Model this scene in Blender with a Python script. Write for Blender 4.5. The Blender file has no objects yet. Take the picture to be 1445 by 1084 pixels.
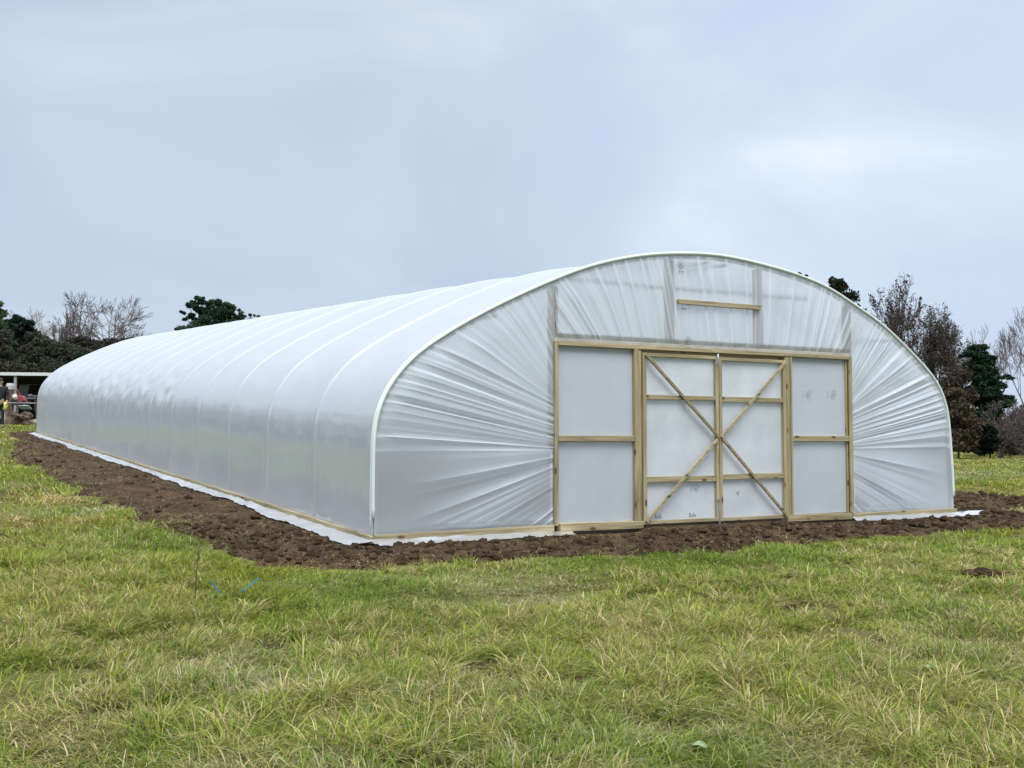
import bpy, math, random
import numpy as np
from mathutils import Vector, Matrix
random.seed(7); rng = np.random.default_rng(7)
S = bpy.context.scene
COL = S.collection
PI = math.pi

# ------------------------------------------------------------------ camera frame (metres)
CAM = np.array([-4.588, -10.862, 1.09]); FPX = 1566.0
PITCH = math.atan(78 / FPX)
FW = np.array([.5, .8660254, 0]); RT = np.array([.8660254, -.5, 0])

def at(px, py, dist):
    """world point seen at a photograph position, at a distance measured along the ground"""
    F = FW * math.cos(PITCH) + np.array([0, 0, math.sin(PITCH)])
    U = np.array([0, 0, math.cos(PITCH)]) - FW * math.sin(PITCH)
    d = F + RT * (px - 722.5) / FPX - U * (py - 542) / FPX
    return CAM + d * (dist / (d @ FW))

# ------------------------------------------------------------------ noise
def _h(i, j, k):
    n = (i * 374761393 + j * 668265263 + k * 974634777) & 0xffffffff
    n = ((n ^ (n >> 13)) * 1274126177) & 0xffffffff
    return ((n ^ (n >> 16)) & 0xffff) / 65535.0

def vnoise(x, y, seed=0):
    x = np.asarray(x, float); y = np.asarray(y, float)
    i = np.floor(x).astype(np.int64); j = np.floor(y).astype(np.int64)
    fx = x - i; fy = y - j
    fx = fx * fx * (3 - 2 * fx); fy = fy * fy * (3 - 2 * fy)
    a = _h(i, j, seed); b = _h(i + 1, j, seed); c = _h(i, j + 1, seed); d = _h(i + 1, j + 1, seed)
    return (a + (b - a) * fx) * (1 - fy) + (c + (d - c) * fx) * fy      # 0..1

def fbm(x, y, seed=0, octv=4):
    s = 0; a = 1; t = 0
    for o in range(octv):
        s = s + a * (vnoise(x * 2 ** o + 17 * o, y * 2 ** o - 9 * o, seed + o) - .5); t += a; a *= .55
    return s / t * 2       # about -1..1

def sstep(a, b, x):
    t = np.clip((x - a) / (b - a), 0, 1); return t * t * (3 - 2 * t)

# ------------------------------------------------------------------ terrain
W, L, BAY, NB, SL = 9.12, 27.45, 1.83, 15, .0463
def rise(y):
    y = np.asarray(y, float)
    return SL * np.minimum(y, 34) + .012 * np.maximum(y - 34, 0)
def rect_dist(x, y):
    dx = np.maximum(np.maximum(-x, x - W), 0); dy = np.maximum(np.maximum(-y, y - L), 0)
    return np.sqrt(dx * dx + dy * dy)
def ground(x, y):
    x = np.asarray(x, float); y = np.asarray(y, float)
    w = 1 - .95 * sstep(11, 42, x)
    z = rise(y) * w
    a = sstep(.2, 2.5, rect_dist(x, y))
    n = .055 * fbm(x * .45, y * .45, 3, 3) + .035 * fbm(x * 1.7, y * 1.7, 11, 2)
    return z + a * n
def soil_mask(x, y):
    """about metres inside the dug border: positive is bare earth"""
    x = np.asarray(x, float); y = np.asarray(y, float)
    wl = np.interp(y, [-3, 0, 8, 16, 20, 24, 31], [1.75, 1.8, 1.95, 2.0, 1.5, .95, .7])
    wf = np.interp(x, [-2, 0, 4.5, 6, 9, 12], [1.5, 1.85, 1.95, 1.6, 1.9, 2.2])
    wr = 3.6
    ml = x + wl; mf = y + wf; mr = W + wr - x; mb = L + 1.2 - y
    m = np.minimum(np.minimum(ml, mf), np.minimum(mr, mb))
    # a rounded outer corner
    cx = np.minimum(ml, 1.0) - 1; cy = np.minimum(mf, 1.0) - 1
    r = 1 - np.sqrt(cx * cx + cy * cy)
    m = np.minimum(m, r)
    m = m - .06 + .34 * fbm(x * 1.0, y * 1.0, 41, 3) + .28 * fbm(x * 4.5, y * 4.5, 45, 3)
    # grass left standing off the right-hand corner
    g = np.exp(-(((x - 10.7) / .9) ** 2 + ((y + .25) / .45) ** 2))
    return m - 1.9 * g * (x > W + .25)

# ------------------------------------------------------------------ materials
def new_mat(name):
    m = bpy.data.materials.new(name); m.use_nodes = True
    nt = m.node_tree; b = nt.nodes['Principled BSDF']
    return m, nt, b
def N(nt, t, **k):
    n = nt.nodes.new(t)
    for a, v in k.items():
        if a in n.inputs: n.inputs[a].default_value = v
        else: setattr(n, a, v)
    return n
def ramp(nt, stops, fac=None, interp='LINEAR'):
    r = nt.nodes.new('ShaderNodeValToRGB'); r.color_ramp.interpolation = interp
    e = r.color_ramp.elements
    while len(e) < len(stops): e.new(.5)
    for i, (p, c) in enumerate(stops):
        e[i].position = p; e[i].color = (*c, 1)
    if fac is not None: nt.links.new(fac, r.inputs[0])
    return r
def mapping(nt, scale, coord='Object'):
    tc = nt.nodes.new('ShaderNodeTexCoord'); mp = nt.nodes.new('ShaderNodeMapping')
    mp.inputs['Scale'].default_value = scale
    nt.links.new(tc.outputs[coord], mp.inputs[0]); return mp.outputs[0]
def bump(nt, b, h, dist=.01, strength=.6):
    bp = nt.nodes.new('ShaderNodeBump'); bp.inputs['Strength'].default_value = strength
    bp.inputs['Distance'].default_value = dist
    nt.links.new(h, bp.inputs['Height']); nt.links.new(bp.outputs[0], b.inputs['Normal'])

def plain(name, col, rough=.7, var=.25, scale=6, metal=0):
    m, nt, b = new_mat(name)
    n = N(nt, 'ShaderNodeTexNoise', Scale=scale, Detail=6.0); nt.links.new(mapping(nt, (1, 1, 1)), n.inputs['Vector'])
    r = ramp(nt, [(.3, tuple(c * (1 - var) for c in col)), (.7, tuple(min(1, c * (1 + var)) for c in col))], n.outputs[0])
    nt.links.new(r.outputs[0], b.inputs['Base Color'])
    b.inputs['Roughness'].default_value = rough; b.inputs['Metallic'].default_value = metal
    bump(nt, b, n.outputs[0], .004, .4)
    return m

def wood(name, axis, tint=(1, 1, 1)):
    m, nt, b = new_mat(name)
    sc = [42, 42, 42]; sc[axis] = 1.6
    g = N(nt, 'ShaderNodeTexNoise', Scale=1.0, Detail=5.0, Distortion=.6); nt.links.new(mapping(nt, sc), g.inputs['Vector'])
    c0 = ramp(nt, [(.25, (.20 * tint[0], .15 * tint[1], .075 * tint[2])), (.5, (.37 * tint[0], .31 * tint[1], .185 * tint[2])), (.75, (.52 * tint[0], .455 * tint[1], .30 * tint[2]))], g.outputs[0])
    sc2 = [3, 3, 3]; sc2[axis] = .7
    g2 = N(nt, 'ShaderNodeTexNoise', Scale=1.0, Detail=2.0); nt.links.new(mapping(nt, sc2), g2.inputs['Vector'])
    r2 = ramp(nt, [(.3, (.62, .63, .56)), (.7, (1.15, 1.1, 1.05))], g2.outputs[0])
    mx = N(nt, 'ShaderNodeMix', data_type='RGBA', blend_type='MULTIPLY'); mx.inputs[0].default_value = .8
    nt.links.new(c0.outputs[0], mx.inputs[6]); nt.links.new(r2.outputs[0], mx.inputs[7])
    sk = [8, 8, 8]; sk[axis] = 3.4
    v = N(nt, 'ShaderNodeTexVoronoi', Scale=1.0); nt.links.new(mapping(nt, sk), v.inputs['Vector'])
    kr = ramp(nt, [(.09, (0, 0, 0)), (.2, (1, 1, 1))], v.outputs['Distance'])
    m3 = N(nt, 'ShaderNodeMix', data_type='RGBA'); nt.links.new(kr.outputs[0], m3.inputs[0])
    m3.inputs[6].default_value = (.10, .05, .02, 1); nt.links.new(mx.outputs[2], m3.inputs[7])
    nt.links.new(m3.outputs[2], b.inputs['Base Color']); b.inputs['Roughness'].default_value = .75
    bump(nt, b, g.outputs[0], .002, .4)
    return m
WX = wood('timber_along', 0); WY = wood('timber_deep', 1); WZ = wood('timber_upright', 2)
WP = wood('timber_post', 2, (.62, .50, .36)); WB = wood('timber_dark', 0, (.8, .74, .72))

def film(name, transp=.10, trans=.5, white=.78, rough=.16, tint=(1, 1, 1), scuff=0.0, gloss=.5, gather=False):
    m = bpy.data.materials.new(name); m.use_nodes = True; nt = m.node_tree; nt.nodes.clear()
    out = nt.nodes.new('ShaderNodeOutputMaterial')
    c = (white * tint[0], white * tint[1], white * tint[2], 1)
    n = N(nt, 'ShaderNodeTexNoise', Scale=1.3, Detail=5.0, Roughness=.6); nt.links.new(mapping(nt, (1, 1, 1)), n.inputs['Vector'])
    r = ramp(nt, [(.3, tuple(v * (.95 - scuff) for v in c[:3])), (.7, c[:3])], n.outputs[0])
    d = nt.nodes.new('ShaderNodeBsdfDiffuse'); t = nt.nodes.new('ShaderNodeBsdfTranslucent')
    nt.links.new(r.outputs[0], d.inputs[0]); nt.links.new(r.outputs[0], t.inputs[0])
    m1 = nt.nodes.new('ShaderNodeMixShader'); m1.inputs[0].default_value = trans
    nt.links.new(d.outputs[0], m1.inputs[1]); nt.links.new(t.outputs[0], m1.inputs[2])
    tr = nt.nodes.new('ShaderNodeBsdfRefraction'); tr.inputs[0].default_value = (.95, .97, .98, 1); tr.inputs['Roughness'].default_value = .5; tr.inputs['IOR'].default_value = 1.18
    m2 = nt.nodes.new('ShaderNodeMixShader'); m2.inputs[0].default_value = transp
    nt.links.new(m1.outputs[0], m2.inputs[1]); nt.links.new(tr.outputs[0], m2.inputs[2])
    if gather:      # film bunched into a pleat is thicker and so more opaque
        at_ = nt.nodes.new('ShaderNodeAttribute'); at_.attribute_name = 'gather'
        mr = N(nt, 'ShaderNodeMapRange')
        for k_, v_ in ((1, 0.0), (2, 1.0), (3, transp), (4, .14)): mr.inputs[k_].default_value = v_
        nt.links.new(at_.outputs['Fac'], mr.inputs[0]); nt.links.new(mr.outputs[0], m2.inputs[0])
    g = nt.nodes.new('ShaderNodeBsdfGlossy'); g.inputs['Roughness'].default_value = rough; g.inputs[0].default_value = (1, 1, 1, 1)
    fr = nt.nodes.new('ShaderNodeFresnel'); fr.inputs[0].default_value = 1.5
    mu = N(nt, 'ShaderNodeMath', operation='MULTIPLY'); mu.inputs[1].default_value = gloss * 2; nt.links.new(fr.outputs[0], mu.inputs[0])
    m3 = nt.nodes.new('ShaderNodeMixShader'); nt.links.new(mu.outputs[0], m3.inputs[0])
    nt.links.new(m2.outputs[0], m3.inputs[1]); nt.links.new(g.outputs[0], m3.inputs[2])
    n2 = N(nt, 'ShaderNodeTexNoise', Scale=5.0, Detail=3.0); nt.links.new(mapping(nt, (1, 1, .35)), n2.inputs['Vector'])
    bp = nt.nodes.new('ShaderNodeBump'); bp.inputs['Strength'].default_value = .25; bp.inputs['Distance'].default_value = .02
    nt.links.new(n2.outputs[0], bp.inputs['Height'])
    for q in (d, g, t): nt.links.new(bp.outputs[0], q.inputs['Normal'])
    nt.links.new(m3.outputs[0], out.inputs[0])
    return m
F_ROOF = film('roof_film', .06, .36, .84, .09, (.905, .955, 1), .02, .13)
F_END = film('end_film', .60, .28, .88, .17, (.885, .945, 1), 0, .55, True)
F_PANEL = film('panel_film', .06, .38, .76, .2, (.89, .945, 1), .03, .4)
F_DOOR = film('door_film', .04, .33, .90, .3, (.92, .965, 1), .2, .3)
F_SKIRT = film('skirt_film', .04, .25, .66, .3, (.96, .98, 1), .3, .4)
TAPE = plain('hoop_tape', (.66, .74, .68), .5, .06, 3)
TAPEW = plain('hoop_film_edge', (.72, .77, .80), .4, .05, 3)
STEEL = plain('galvanised_steel', (.45, .47, .49), .45, .2, 8, .7)
INK = plain('film_ink', (.16, .18, .21), .8, .1)
INKP = plain('faded_film_ink', (.36, .39, .43), .8, .1)

def soil_mat():
    m, nt, b = new_mat('earth')
    co = mapping(nt, (1, 1, 1))
    n = N(nt, 'ShaderNodeTexNoise', Scale=2.2, Detail=9.0, Roughness=.68); nt.links.new(co, n.inputs['Vector'])
    n2 = N(nt, 'ShaderNodeTexNoise', Scale=26.0, Detail=5.0, Roughness=.7); nt.links.new(co, n2.inputs['Vector'])
    r = ramp(nt, [(.28, (.026, .017, .009)), (.46, (.060, .037, .021)), (.62, (.102, .066, .036)), (.78, (.18, .125, .066))], n.outputs[0])
    r2 = ramp(nt, [(.3, (.5, .5, .5)), (.6, (1.05, 1.0, .95)), (.78, (1.7, 1.55, 1.3))], n2.outputs[0])
    mx = N(nt, 'ShaderNodeMix', data_type='RGBA', blend_type='MULTIPLY'); mx.inputs[0].default_value = 1
    nt.links.new(r.outputs[0], mx.inputs[6]); nt.links.new(r2.outputs[0], mx.inputs[7])
    nt.links.new(mx.outputs[2], b.inputs['Base Color']); b.inputs['Roughness'].default_value = .95
    b.inputs['Specular IOR Level'].default_value = .2
    bump(nt, b, n2.outputs[0], .03, .9)
    return m
SOIL = soil_mat()

def field_mat():
    m, nt, b = new_mat('turf')
    co = mapping(nt, (1, 1, 1))
    n = N(nt, 'ShaderNodeTexNoise', Scale=.9, Detail=8.0, Roughness=.7); nt.links.new(co, n.inputs['Vector'])
    n2 = N(nt, 'ShaderNodeTexNoise', Scale=34.0, Detail=4.0, Roughness=.7); nt.links.new(co, n2.inputs['Vector'])
    r = ramp(nt, [(.3, (.12, .105, .045)), (.48, (.16, .17, .05)), (.58, (.15, .12, .06)), (.72, (.085, .06, .035))], n.outputs[0])
    r2 = ramp(nt, [(.3, (.45, .45, .45)), (.7, (1.3, 1.3, 1.2))], n2.outputs[0])
    mx = N(nt, 'ShaderNodeMix', data_type='RGBA', blend_type='MULTIPLY'); mx.inputs[0].default_value = 1
    nt.links.new(r.outputs[0], mx.inputs[6]); nt.links.new(r2.outputs[0], mx.inputs[7])
    nt.links.new(mx.outputs[2], b.inputs['Base Color']); b.inputs['Roughness'].default_value = .95
    b.inputs['Specular IOR Level'].default_value = .1
    bump(nt, b, n2.outputs[0], .05, .8)
    return m
TURF = field_mat()

def attr_mat(name, rough=.6, trans=.3, spec=.25):
    m = bpy.data.materials.new(name); m.use_nodes = True; nt = m.node_tree; b = nt.nodes['Principled BSDF']
    a = nt.nodes.new('ShaderNodeAttribute'); a.attribute_name = 'tint'
    nt.links.new(a.outputs['Color'], b.inputs['Base Color'])
    b.inputs['Roughness'].default_value = rough; b.inputs['Specular IOR Level'].default_value = spec
    if trans:
        t = nt.nodes.new('ShaderNodeBsdfTranslucent'); nt.links.new(a.outputs['Color'], t.inputs[0])
        mx = nt.nodes.new('ShaderNodeMixShader'); mx.inputs[0].default_value = trans
        o = nt.nodes['Material Output']
        nt.links.new(b.outputs[0], mx.inputs[1]); nt.links.new(t.outputs[0], mx.inputs[2]); nt.links.new(mx.outputs[0], o.inputs[0])
    return m
BLADE = attr_mat('blades', .65, .4, .12)
LEAF = attr_mat('leaves', .7, .25, .15)
BARK = plain('bark_grey', (.115, .096, .088), .9, .35, 3)
BARKB = plain('bark_brown', (.095, .083, .073), .9, .35, 3)
BARKP = plain('bark_pale', (.24, .20, .195), .9, .3, 3)

# ------------------------------------------------------------------ mesh helpers
def tag(o, label=None, cat=None, group=None, kind=None):
    if label: o['label'] = label
    if cat: o['category'] = cat
    if group: o['group'] = group
    if kind: o['kind'] = kind
    return o
def empty(name, loc=(0, 0, 0)):
    o = bpy.data.objects.new(name, None); COL.objects.link(o); o.location = loc; return o
def raw_mesh(name, V, F, mat, parent=None, smooth=False, tint=None):
    """V (n,3) array; F list of (k, faces array) blocks with equal corner counts"""
    me = bpy.data.meshes.new(name)
    V = np.ascontiguousarray(V, np.float32)
    me.vertices.add(len(V)); me.vertices.foreach_set('co', V.ravel())
    idx = np.concatenate([f.ravel() for f in F]).astype(np.int32)
    cnt = np.concatenate([np.full(len(f), f.shape[1]) for f in F]).astype(np.int32)
    st = np.concatenate([[0], np.cumsum(cnt)[:-1]]).astype(np.int32)
    me.loops.add(len(idx)); me.loops.foreach_set('vertex_index', idx)
    me.polygons.add(len(cnt)); me.polygons.foreach_set('loop_start', st)
    if smooth: me.polygons.foreach_set('use_smooth', np.ones(len(cnt), bool))
    me.update(calc_edges=True)
    if tint is not None:
        a = me.attributes.new('tint', 'FLOAT_COLOR', 'POINT')
        c = np.ones((len(V), 4), np.float32); c[:, :3] = tint; a.data.foreach_set('color', c.ravel())
    me.materials.append(mat)
    o = bpy.data.objects.new(name, me); COL.objects.link(o)
    if parent: o.parent = parent
    return o
class MB:
    def __init__(s): s.v = []; s.f = []; s.t = []
    def box(s, x0, x1, y0, y1, z0, z1):
        b = len(s.v)
        s.v += [(x, y, z) for z in (z0, z1) for y in (y0, y1) for x in (x0, x1)]
        s.f += [tuple(b + i for i in q) for q in ((0, 2, 3, 1), (4, 5, 7, 6), (0, 1, 5, 4), (2, 6, 7, 3), (0, 4, 6, 2), (1, 3, 7, 5))]
        return s
    def bar(s, p, q, w, d, up=(0, 1, 0)):
        """rectangular bar from p to q: w across, d along `up`"""
        p = Vector(p); q = Vector(q); u = Vector(up).normalized(); a = (q - p).normalized(); c = a.cross(u).normalized(); u = c.cross(a).normalized()
        b = len(s.v)
        for e in (p, q):
            for (i, j) in ((-1, -1), (1, -1), (1, 1), (-1, 1)): s.v.append(tuple(e + c * i * w / 2 + u * j * d / 2))
        s.f += [tuple(b + i for i in f) for f in ((0, 3, 2, 1), (4, 5, 6, 7), (0, 1, 5, 4), (1, 2, 6, 5), (2, 3, 7, 6), (3, 0, 4, 7))]
        return s
    def tube(s, pts, r, n=8, caps=True):
        pts = [Vector(p) for p in pts]; rs = r if hasattr(r, '__len__') else [r] * len(pts); b = len(s.v); up = None
        for i, p in enumerate(pts):
            d = (pts[min(i + 1, len(pts) - 1)] - pts[max(i - 1, 0)]).normalized()
            if up is None:
                up = Vector((0, 0, 1)) if abs(d.z) < .9 else Vector((1, 0, 0))
            c = d.cross(up).normalized(); up = c.cross(d).normalized()
            for k in range(n):
                a = 2 * PI * k / n; s.v.append(tuple(p + (c * math.cos(a) + up * math.sin(a)) * rs[i]))
        for i in range(len(pts) - 1):
            for k in range(n):
                k2 = (k + 1) % n; s.f.append((b + i * n + k, b + i * n + k2, b + (i + 1) * n + k2, b + (i + 1) * n + k))
        if caps and n > 3:
            s.f.append(tuple(b + k for k in range(n))[::-1]); s.f.append(tuple(b + (len(pts) - 1) * n + k for k in range(n)))
        return s
    def lump(s, c, r, seed=0, nu=9, nv=6, rough=.25):
        b = len(s.v); rr = random.Random(seed)
        for j in range(nv + 1):
            th = PI * j / nv
            for i in range(nu):
                ph = 2 * PI * i / nu; k = 1 + rr.uniform(-rough, rough)
                s.v.append((c[0] + r[0] * k * math.sin(th) * math.cos(ph), c[1] + r[1] * k * math.sin(th) * math.sin(ph), c[2] + r[2] * k * math.cos(th)))
        for j in range(nv):
            for i in range(nu):
                i2 = (i + 1) % nu; s.f.append((b + j * nu + i, b + (j + 1) * nu + i, b + (j + 1) * nu + i2, b + j * nu + i2))
        return s
    def build(s, name, mat, parent=None, bevel=0, smooth=False):
        me = bpy.data.meshes.new(name); me.from_pydata(s.v, [], s.f); me.update()
        if smooth: me.polygons.foreach_set('use_smooth', [True] * len(me.polygons))
        me.materials.append(mat)
        o = bpy.data.objects.new(name, me); COL.objects.link(o)
        if parent: o.parent = parent
        if bevel:
            m = o.modifiers.new('b', 'BEVEL'); m.width = bevel; m.segments = 1
        return o
def grid_faces(nu, nv):
    i = np.arange(nu - 1)[:, None]; j = np.arange(nv - 1)[None, :]
    a = i * nv + j
    return np.stack([a, a + nv, a + nv + 1, a + 1], -1).reshape(-1, 4)

# ------------------------------------------------------------------ the field (one sheet to the horizon)
def axis(a, b, step, far, g=1.16):
    c = list(np.arange(a, b, step)); s = step; x = c[-1]
    while x < far: s *= g; x += s; c.append(x)
    s = step; x = c[0]; lo = []
    while x > -far: s *= g; x -= s; lo.append(x)
    return np.array(lo[::-1] + c)
gx = axis(-7.5, 13, .09, 900); gy = axis(-9, 12, .09, 900)
X, Y = np.meshgrid(gx, gy, indexing='ij'); Z = ground(X, Y)
inside = (rect_dist(X, Y) < .3)
Z = Z - .12 * sstep(.05, .5, soil_mask(X, Y))
field = raw_mesh('field', np.stack([X, Y, Z], -1).reshape(-1, 3), [grid_faces(len(gx), len(gy))], TURF, smooth=True)
tag(field, kind='structure')

# bare earth dug up round the tunnel
def soil_z(x, y):
    m = soil_mask(x, y); d = rect_dist(x, y)
    g = ground(x, y)
    am = sstep(0, .9, d) * .8 + .2
    clod = np.abs(fbm(x * 4.6, y * 4.6, 61, 4)) * .07 + .03 * fbm(x * 11, y * 11, 71, 3) + .03 * fbm(x * 1.1, y * 1.1, 77, 2)
    door = .055 * sstep(3.3, 3.55, x) * sstep(5.95, 5.75, x) * np.exp(-(y / .55) ** 2)
    return g - .02 + door + am * clod + .03 * sstep(0, .3, m) * sstep(.1, .7, d) - .16 * sstep(.12, -.35, m)
sx = np.arange(-3.2, 13.4, .04); sy = np.concatenate([np.arange(-3, 8, .04), np.arange(8, 30, .08)])
X, Y = np.meshgrid(sx, sy, indexing='ij'); M = soil_mask(X, Y); Z = soil_z(X, Y)
Fq = grid_faces(len(sx), len(sy)); keep = (M.ravel()[Fq] > -.45).any(1)
SV = np.stack([X, Y, Z], -1).reshape(-1, 3)
tpl = MB().lump((0, 0, 0), (1, 1, 1), 3, 7, 4, 0.0); TV = np.array(tpl.v); TF = np.array([f for f in tpl.f])
nc = 34000; qx = rng.uniform(-3, 13, nc); qy = np.where(rng.random(nc) < .6, rng.uniform(-2.6, 2, nc), rng.uniform(0, 29, nc)); qm = soil_mask(qx, qy); qd = rect_dist(qx, qy)
ok = (qd > .35) & (qm > -.15) & (rng.random(nc) < np.interp(qm, [-.15, 0, .6, 1.5], [.35, 1, .55, .25])); qx, qy = qx[ok], qy[ok]; nc = len(qx)
rs = .008 + .045 * rng.random(nc) ** 4.5
CV = TV[None] * (1 + .35 * rng.normal(0, 1, (nc, len(TV), 1)).clip(-1, 1)) * rs[:, None, None] * np.stack([rng.uniform(.8, 1.5, nc), rng.uniform(.8, 1.5, nc), rng.uniform(.5, .9, nc)], 1)[:, None]
CV += np.stack([qx, qy, soil_z(qx, qy) + rs * .2], 1)[:, None]
CF = (TF[None] + (np.arange(nc) * len(TV))[:, None, None] + len(SV)).reshape(-1, 4)
soil = raw_mesh('bare_soil', np.concatenate([SV, CV.reshape(-1, 3)]), [Fq[keep], CF], SOIL, smooth=True)
tag(soil, kind='structure')

# ------------------------------------------------------------------ hoop profile (front view, x to height)
PR = [(0, 0), (0, .4), (0, .8), (.006, 1.15), (.026, 1.30), (.068, 1.44), (.145, 1.61), (.30, 1.815), (.485, 2.0), (.76, 2.19), (1.10, 2.39), (1.52, 2.61), (2.03, 2.85),
      (2.36, 2.99), (2.69, 3.12), (3.14, 3.25), (3.56, 3.338), (3.95, 3.39), (4.48, 3.43), (4.87, 3.428), (5.42, 3.38), (6.09, 3.285),
      (6.65, 3.15), (7.1, 2.965), (7.62, 2.735), (7.9, 2.575), (8.28, 2.325), (8.66, 2.05), (8.87, 1.842), (8.99, 1.61), (9.04, 1.42), (9.07, 1.10), (9.09, .8), (9.12, .4), (9.12, 0)]
def smooth_profile(n):
    P = np.array(PR); out = []
    Q = np.vstack([2 * P[0] - P[1], P, 2 * P[-1] - P[-2]])
    for i in range(1, len(Q) - 2):
        for t in np.linspace(0, 1, 12, endpoint=False):
            p0, p1, p2, p3 = Q[i - 1], Q[i], Q[i + 1], Q[i + 2]
            out.append(.5 * ((2 * p1) + (-p0 + p2) * t + (2 * p0 - 5 * p1 + 4 * p2 - p3) * t * t + (-p0 + 3 * p1 - 3 * p2 + p3) * t ** 3))
    out.append(P[-1]); out = np.array(out)
    s = np.concatenate([[0], np.cumsum(np.linalg.norm(np.diff(out, axis=0), axis=1))])
    u = np.linspace(0, s[-1], n); R = np.stack([np.interp(u, s, out[:, 0]), np.interp(u, s, out[:, 1])], 1)
    for _ in range(6):
        R[1:-1] = .25 * R[:-2] + .5 * R[1:-1] + .25 * R[2:]
    return R
PROF = smooth_profile(150)
def arch_z(x): return np.interp(x, PROF[:, 0] + np.linspace(0, 1e-6, 150), PROF[:, 1])
tan = np.gradient(PROF, axis=0); tan /= np.linalg.norm(tan, axis=1)[:, None]
NOR = np.stack([-tan[:, 1], tan[:, 0]], 1)        # outward

tunnel = empty('polytunnel', (0, 0, 0))
tag(tunnel, 'long white polythene tunnel with a pale timber door frame in its end', 'polytunnel')

# roof cover ---------------------------------------------------------------
ts = np.array([0, .006, .012, .02, .03, .05, .08, .13, .19, .26, .33, .4, .46, .5]); ts = np.concatenate([ts, 1 - ts[-2:0:-1]])
ys = np.concatenate([(n + ts) * BAY for n in range(NB)] + [[L]])
bayt = np.concatenate([np.tile(ts, NB), [0]]); bayn = np.concatenate([np.repeat(np.arange(NB), len(ts)), [NB]])
PF = smooth_profile(200)
tn = np.gradient(PF, axis=0); tn /= np.linalg.norm(tn, axis=1)[:, None]; NF = np.stack([-tn[:, 1], tn[:, 0]], 1)
arc = np.linspace(0, 1, 200); total = np.linalg.norm(np.diff(PF, axis=0), axis=1).sum(); arcm = arc * total
T, A = np.meshgrid(bayt, arcm, indexing='ij'); BN = np.repeat(bayn[:, None], 200, 1); YY = np.repeat(ys[:, None], 200, 1)
off = -.028 * (1 - (2 * T - 1) ** 2) * (.35 + .65 * sstep(.6, 2.2, np.minimum(A, total - A)))
dh = np.minimum(T, 1 - T) * BAY
off += (.004 + .002 * sstep(1.0, 2.4, np.minimum(A, total - A))) * np.exp(-(dh / .042) ** 2) - .006 * np.exp(-((dh - .07) / .04) ** 2)
off += .006 * fbm(YY * 1.2, A * 1.5, 91, 3)
bag = _h(BN.astype(np.int64), BN.astype(np.int64) * 0 + 3, 5)            # some bays hang looser at the shoulder
bag = np.where(np.isin(BN, (5, 6, 7, 8, 9, 12, 13)), .6 + .4 * bag, .25 * bag)
for a_mid, sgn in ((1.75, 1), (total - 1.75, -1)):
    env = np.exp(-((A - a_mid) / .42) ** 2) * np.sin(PI * T) ** 1.2
    ph = (A - a_mid) * sgn * 16 + (T - .5) * 9 * np.sign(T - .5) * -1 + BN * 2.1
    off += bag * .017 * env * np.sin(ph + 1.3 * fbm(YY * 2, A * 2, 33, 2))
    env2 = np.exp(-((A - (1.25 if sgn > 0 else total - 1.25)) / .5) ** 2)
    off += bag * .016 * env2 * np.sin(T * 2 * PI * 2.5 + BN * 1.7) * np.sin(PI * T)
PX = PF[None, :, 0] + NF[None, :, 0] * off; PZ = PF[None, :, 1] + NF[None, :, 1] * off
PZ = np.maximum(PZ, .02) + SL * YY
cover = raw_mesh('roof_cover', np.stack([PX, YY, PZ], -1).reshape(-1, 3), [grid_faces(len(ys), 200)], F_ROOF, tunnel, smooth=True)

# hoops ---------------------------------------------------------------------
mb = MB(); mb.tube([(p[0] - n[0] * .034, 0, p[1] - n[1] * .034) for p, n in zip(PROF, NOR)], .03, 10)
hoop0 = mb.build('hoop', STEEL, tunnel, smooth=True); hoop0.location = (0, .045, 0)
for n in range(1, NB + 1):
    h = hoop0.copy(); COL.objects.link(h); h.parent = tunnel; h.location = (0, n * BAY - (.045 if n == NB else 0), SL * n * BAY)
mb = MB(); pts = [(p[0] + n[0] * .004, -.004, max(p[1] + n[1] * .004, .0)) for p, n in zip(PROF, NOR) if p[1] > .18]
mb.tube(pts, .021, 8).build('hoop_tape', TAPE, tunnel, smooth=True)
mb = MB(); pts = [(p[0] + n[0] * .002, .045, p[1] + n[1] * .002) for p, n in zip(PROF, NOR) if p[1] > .09]
mb.tube(pts, .019, 8).build('cover_edge', TAPEW, tunnel, smooth=True)
# tubes inside, faint through the film
for x in (1.42, 4.90, 7.9, 8.72):
    i = int(np.argmin(np.abs(PROF[:, 0] - x))); p = PROF[i] - NOR[i] * .10
    MB().tube([(p[0], .035, p[1]), (p[0], BAY * .6, p[1] + SL * BAY * .6 - .02)], .024, 8).build('brace_tube', STEEL, tunnel, smooth=True)
MB().tube([(2.6, .42, 3.02), (6.6, .42, 3.02)], .024, 8).build('cross_tube', STEEL, tunnel, smooth=True)
i = int(np.argmax(PROF[:, 1])); p = PROF[i]
MB().tube([(p[0], .08, p[1] - .09), (p[0], L - .08, p[1] - .09 + SL * L)], .02, 8).build('ridge_tube', STEEL, tunnel, smooth=True)

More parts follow.
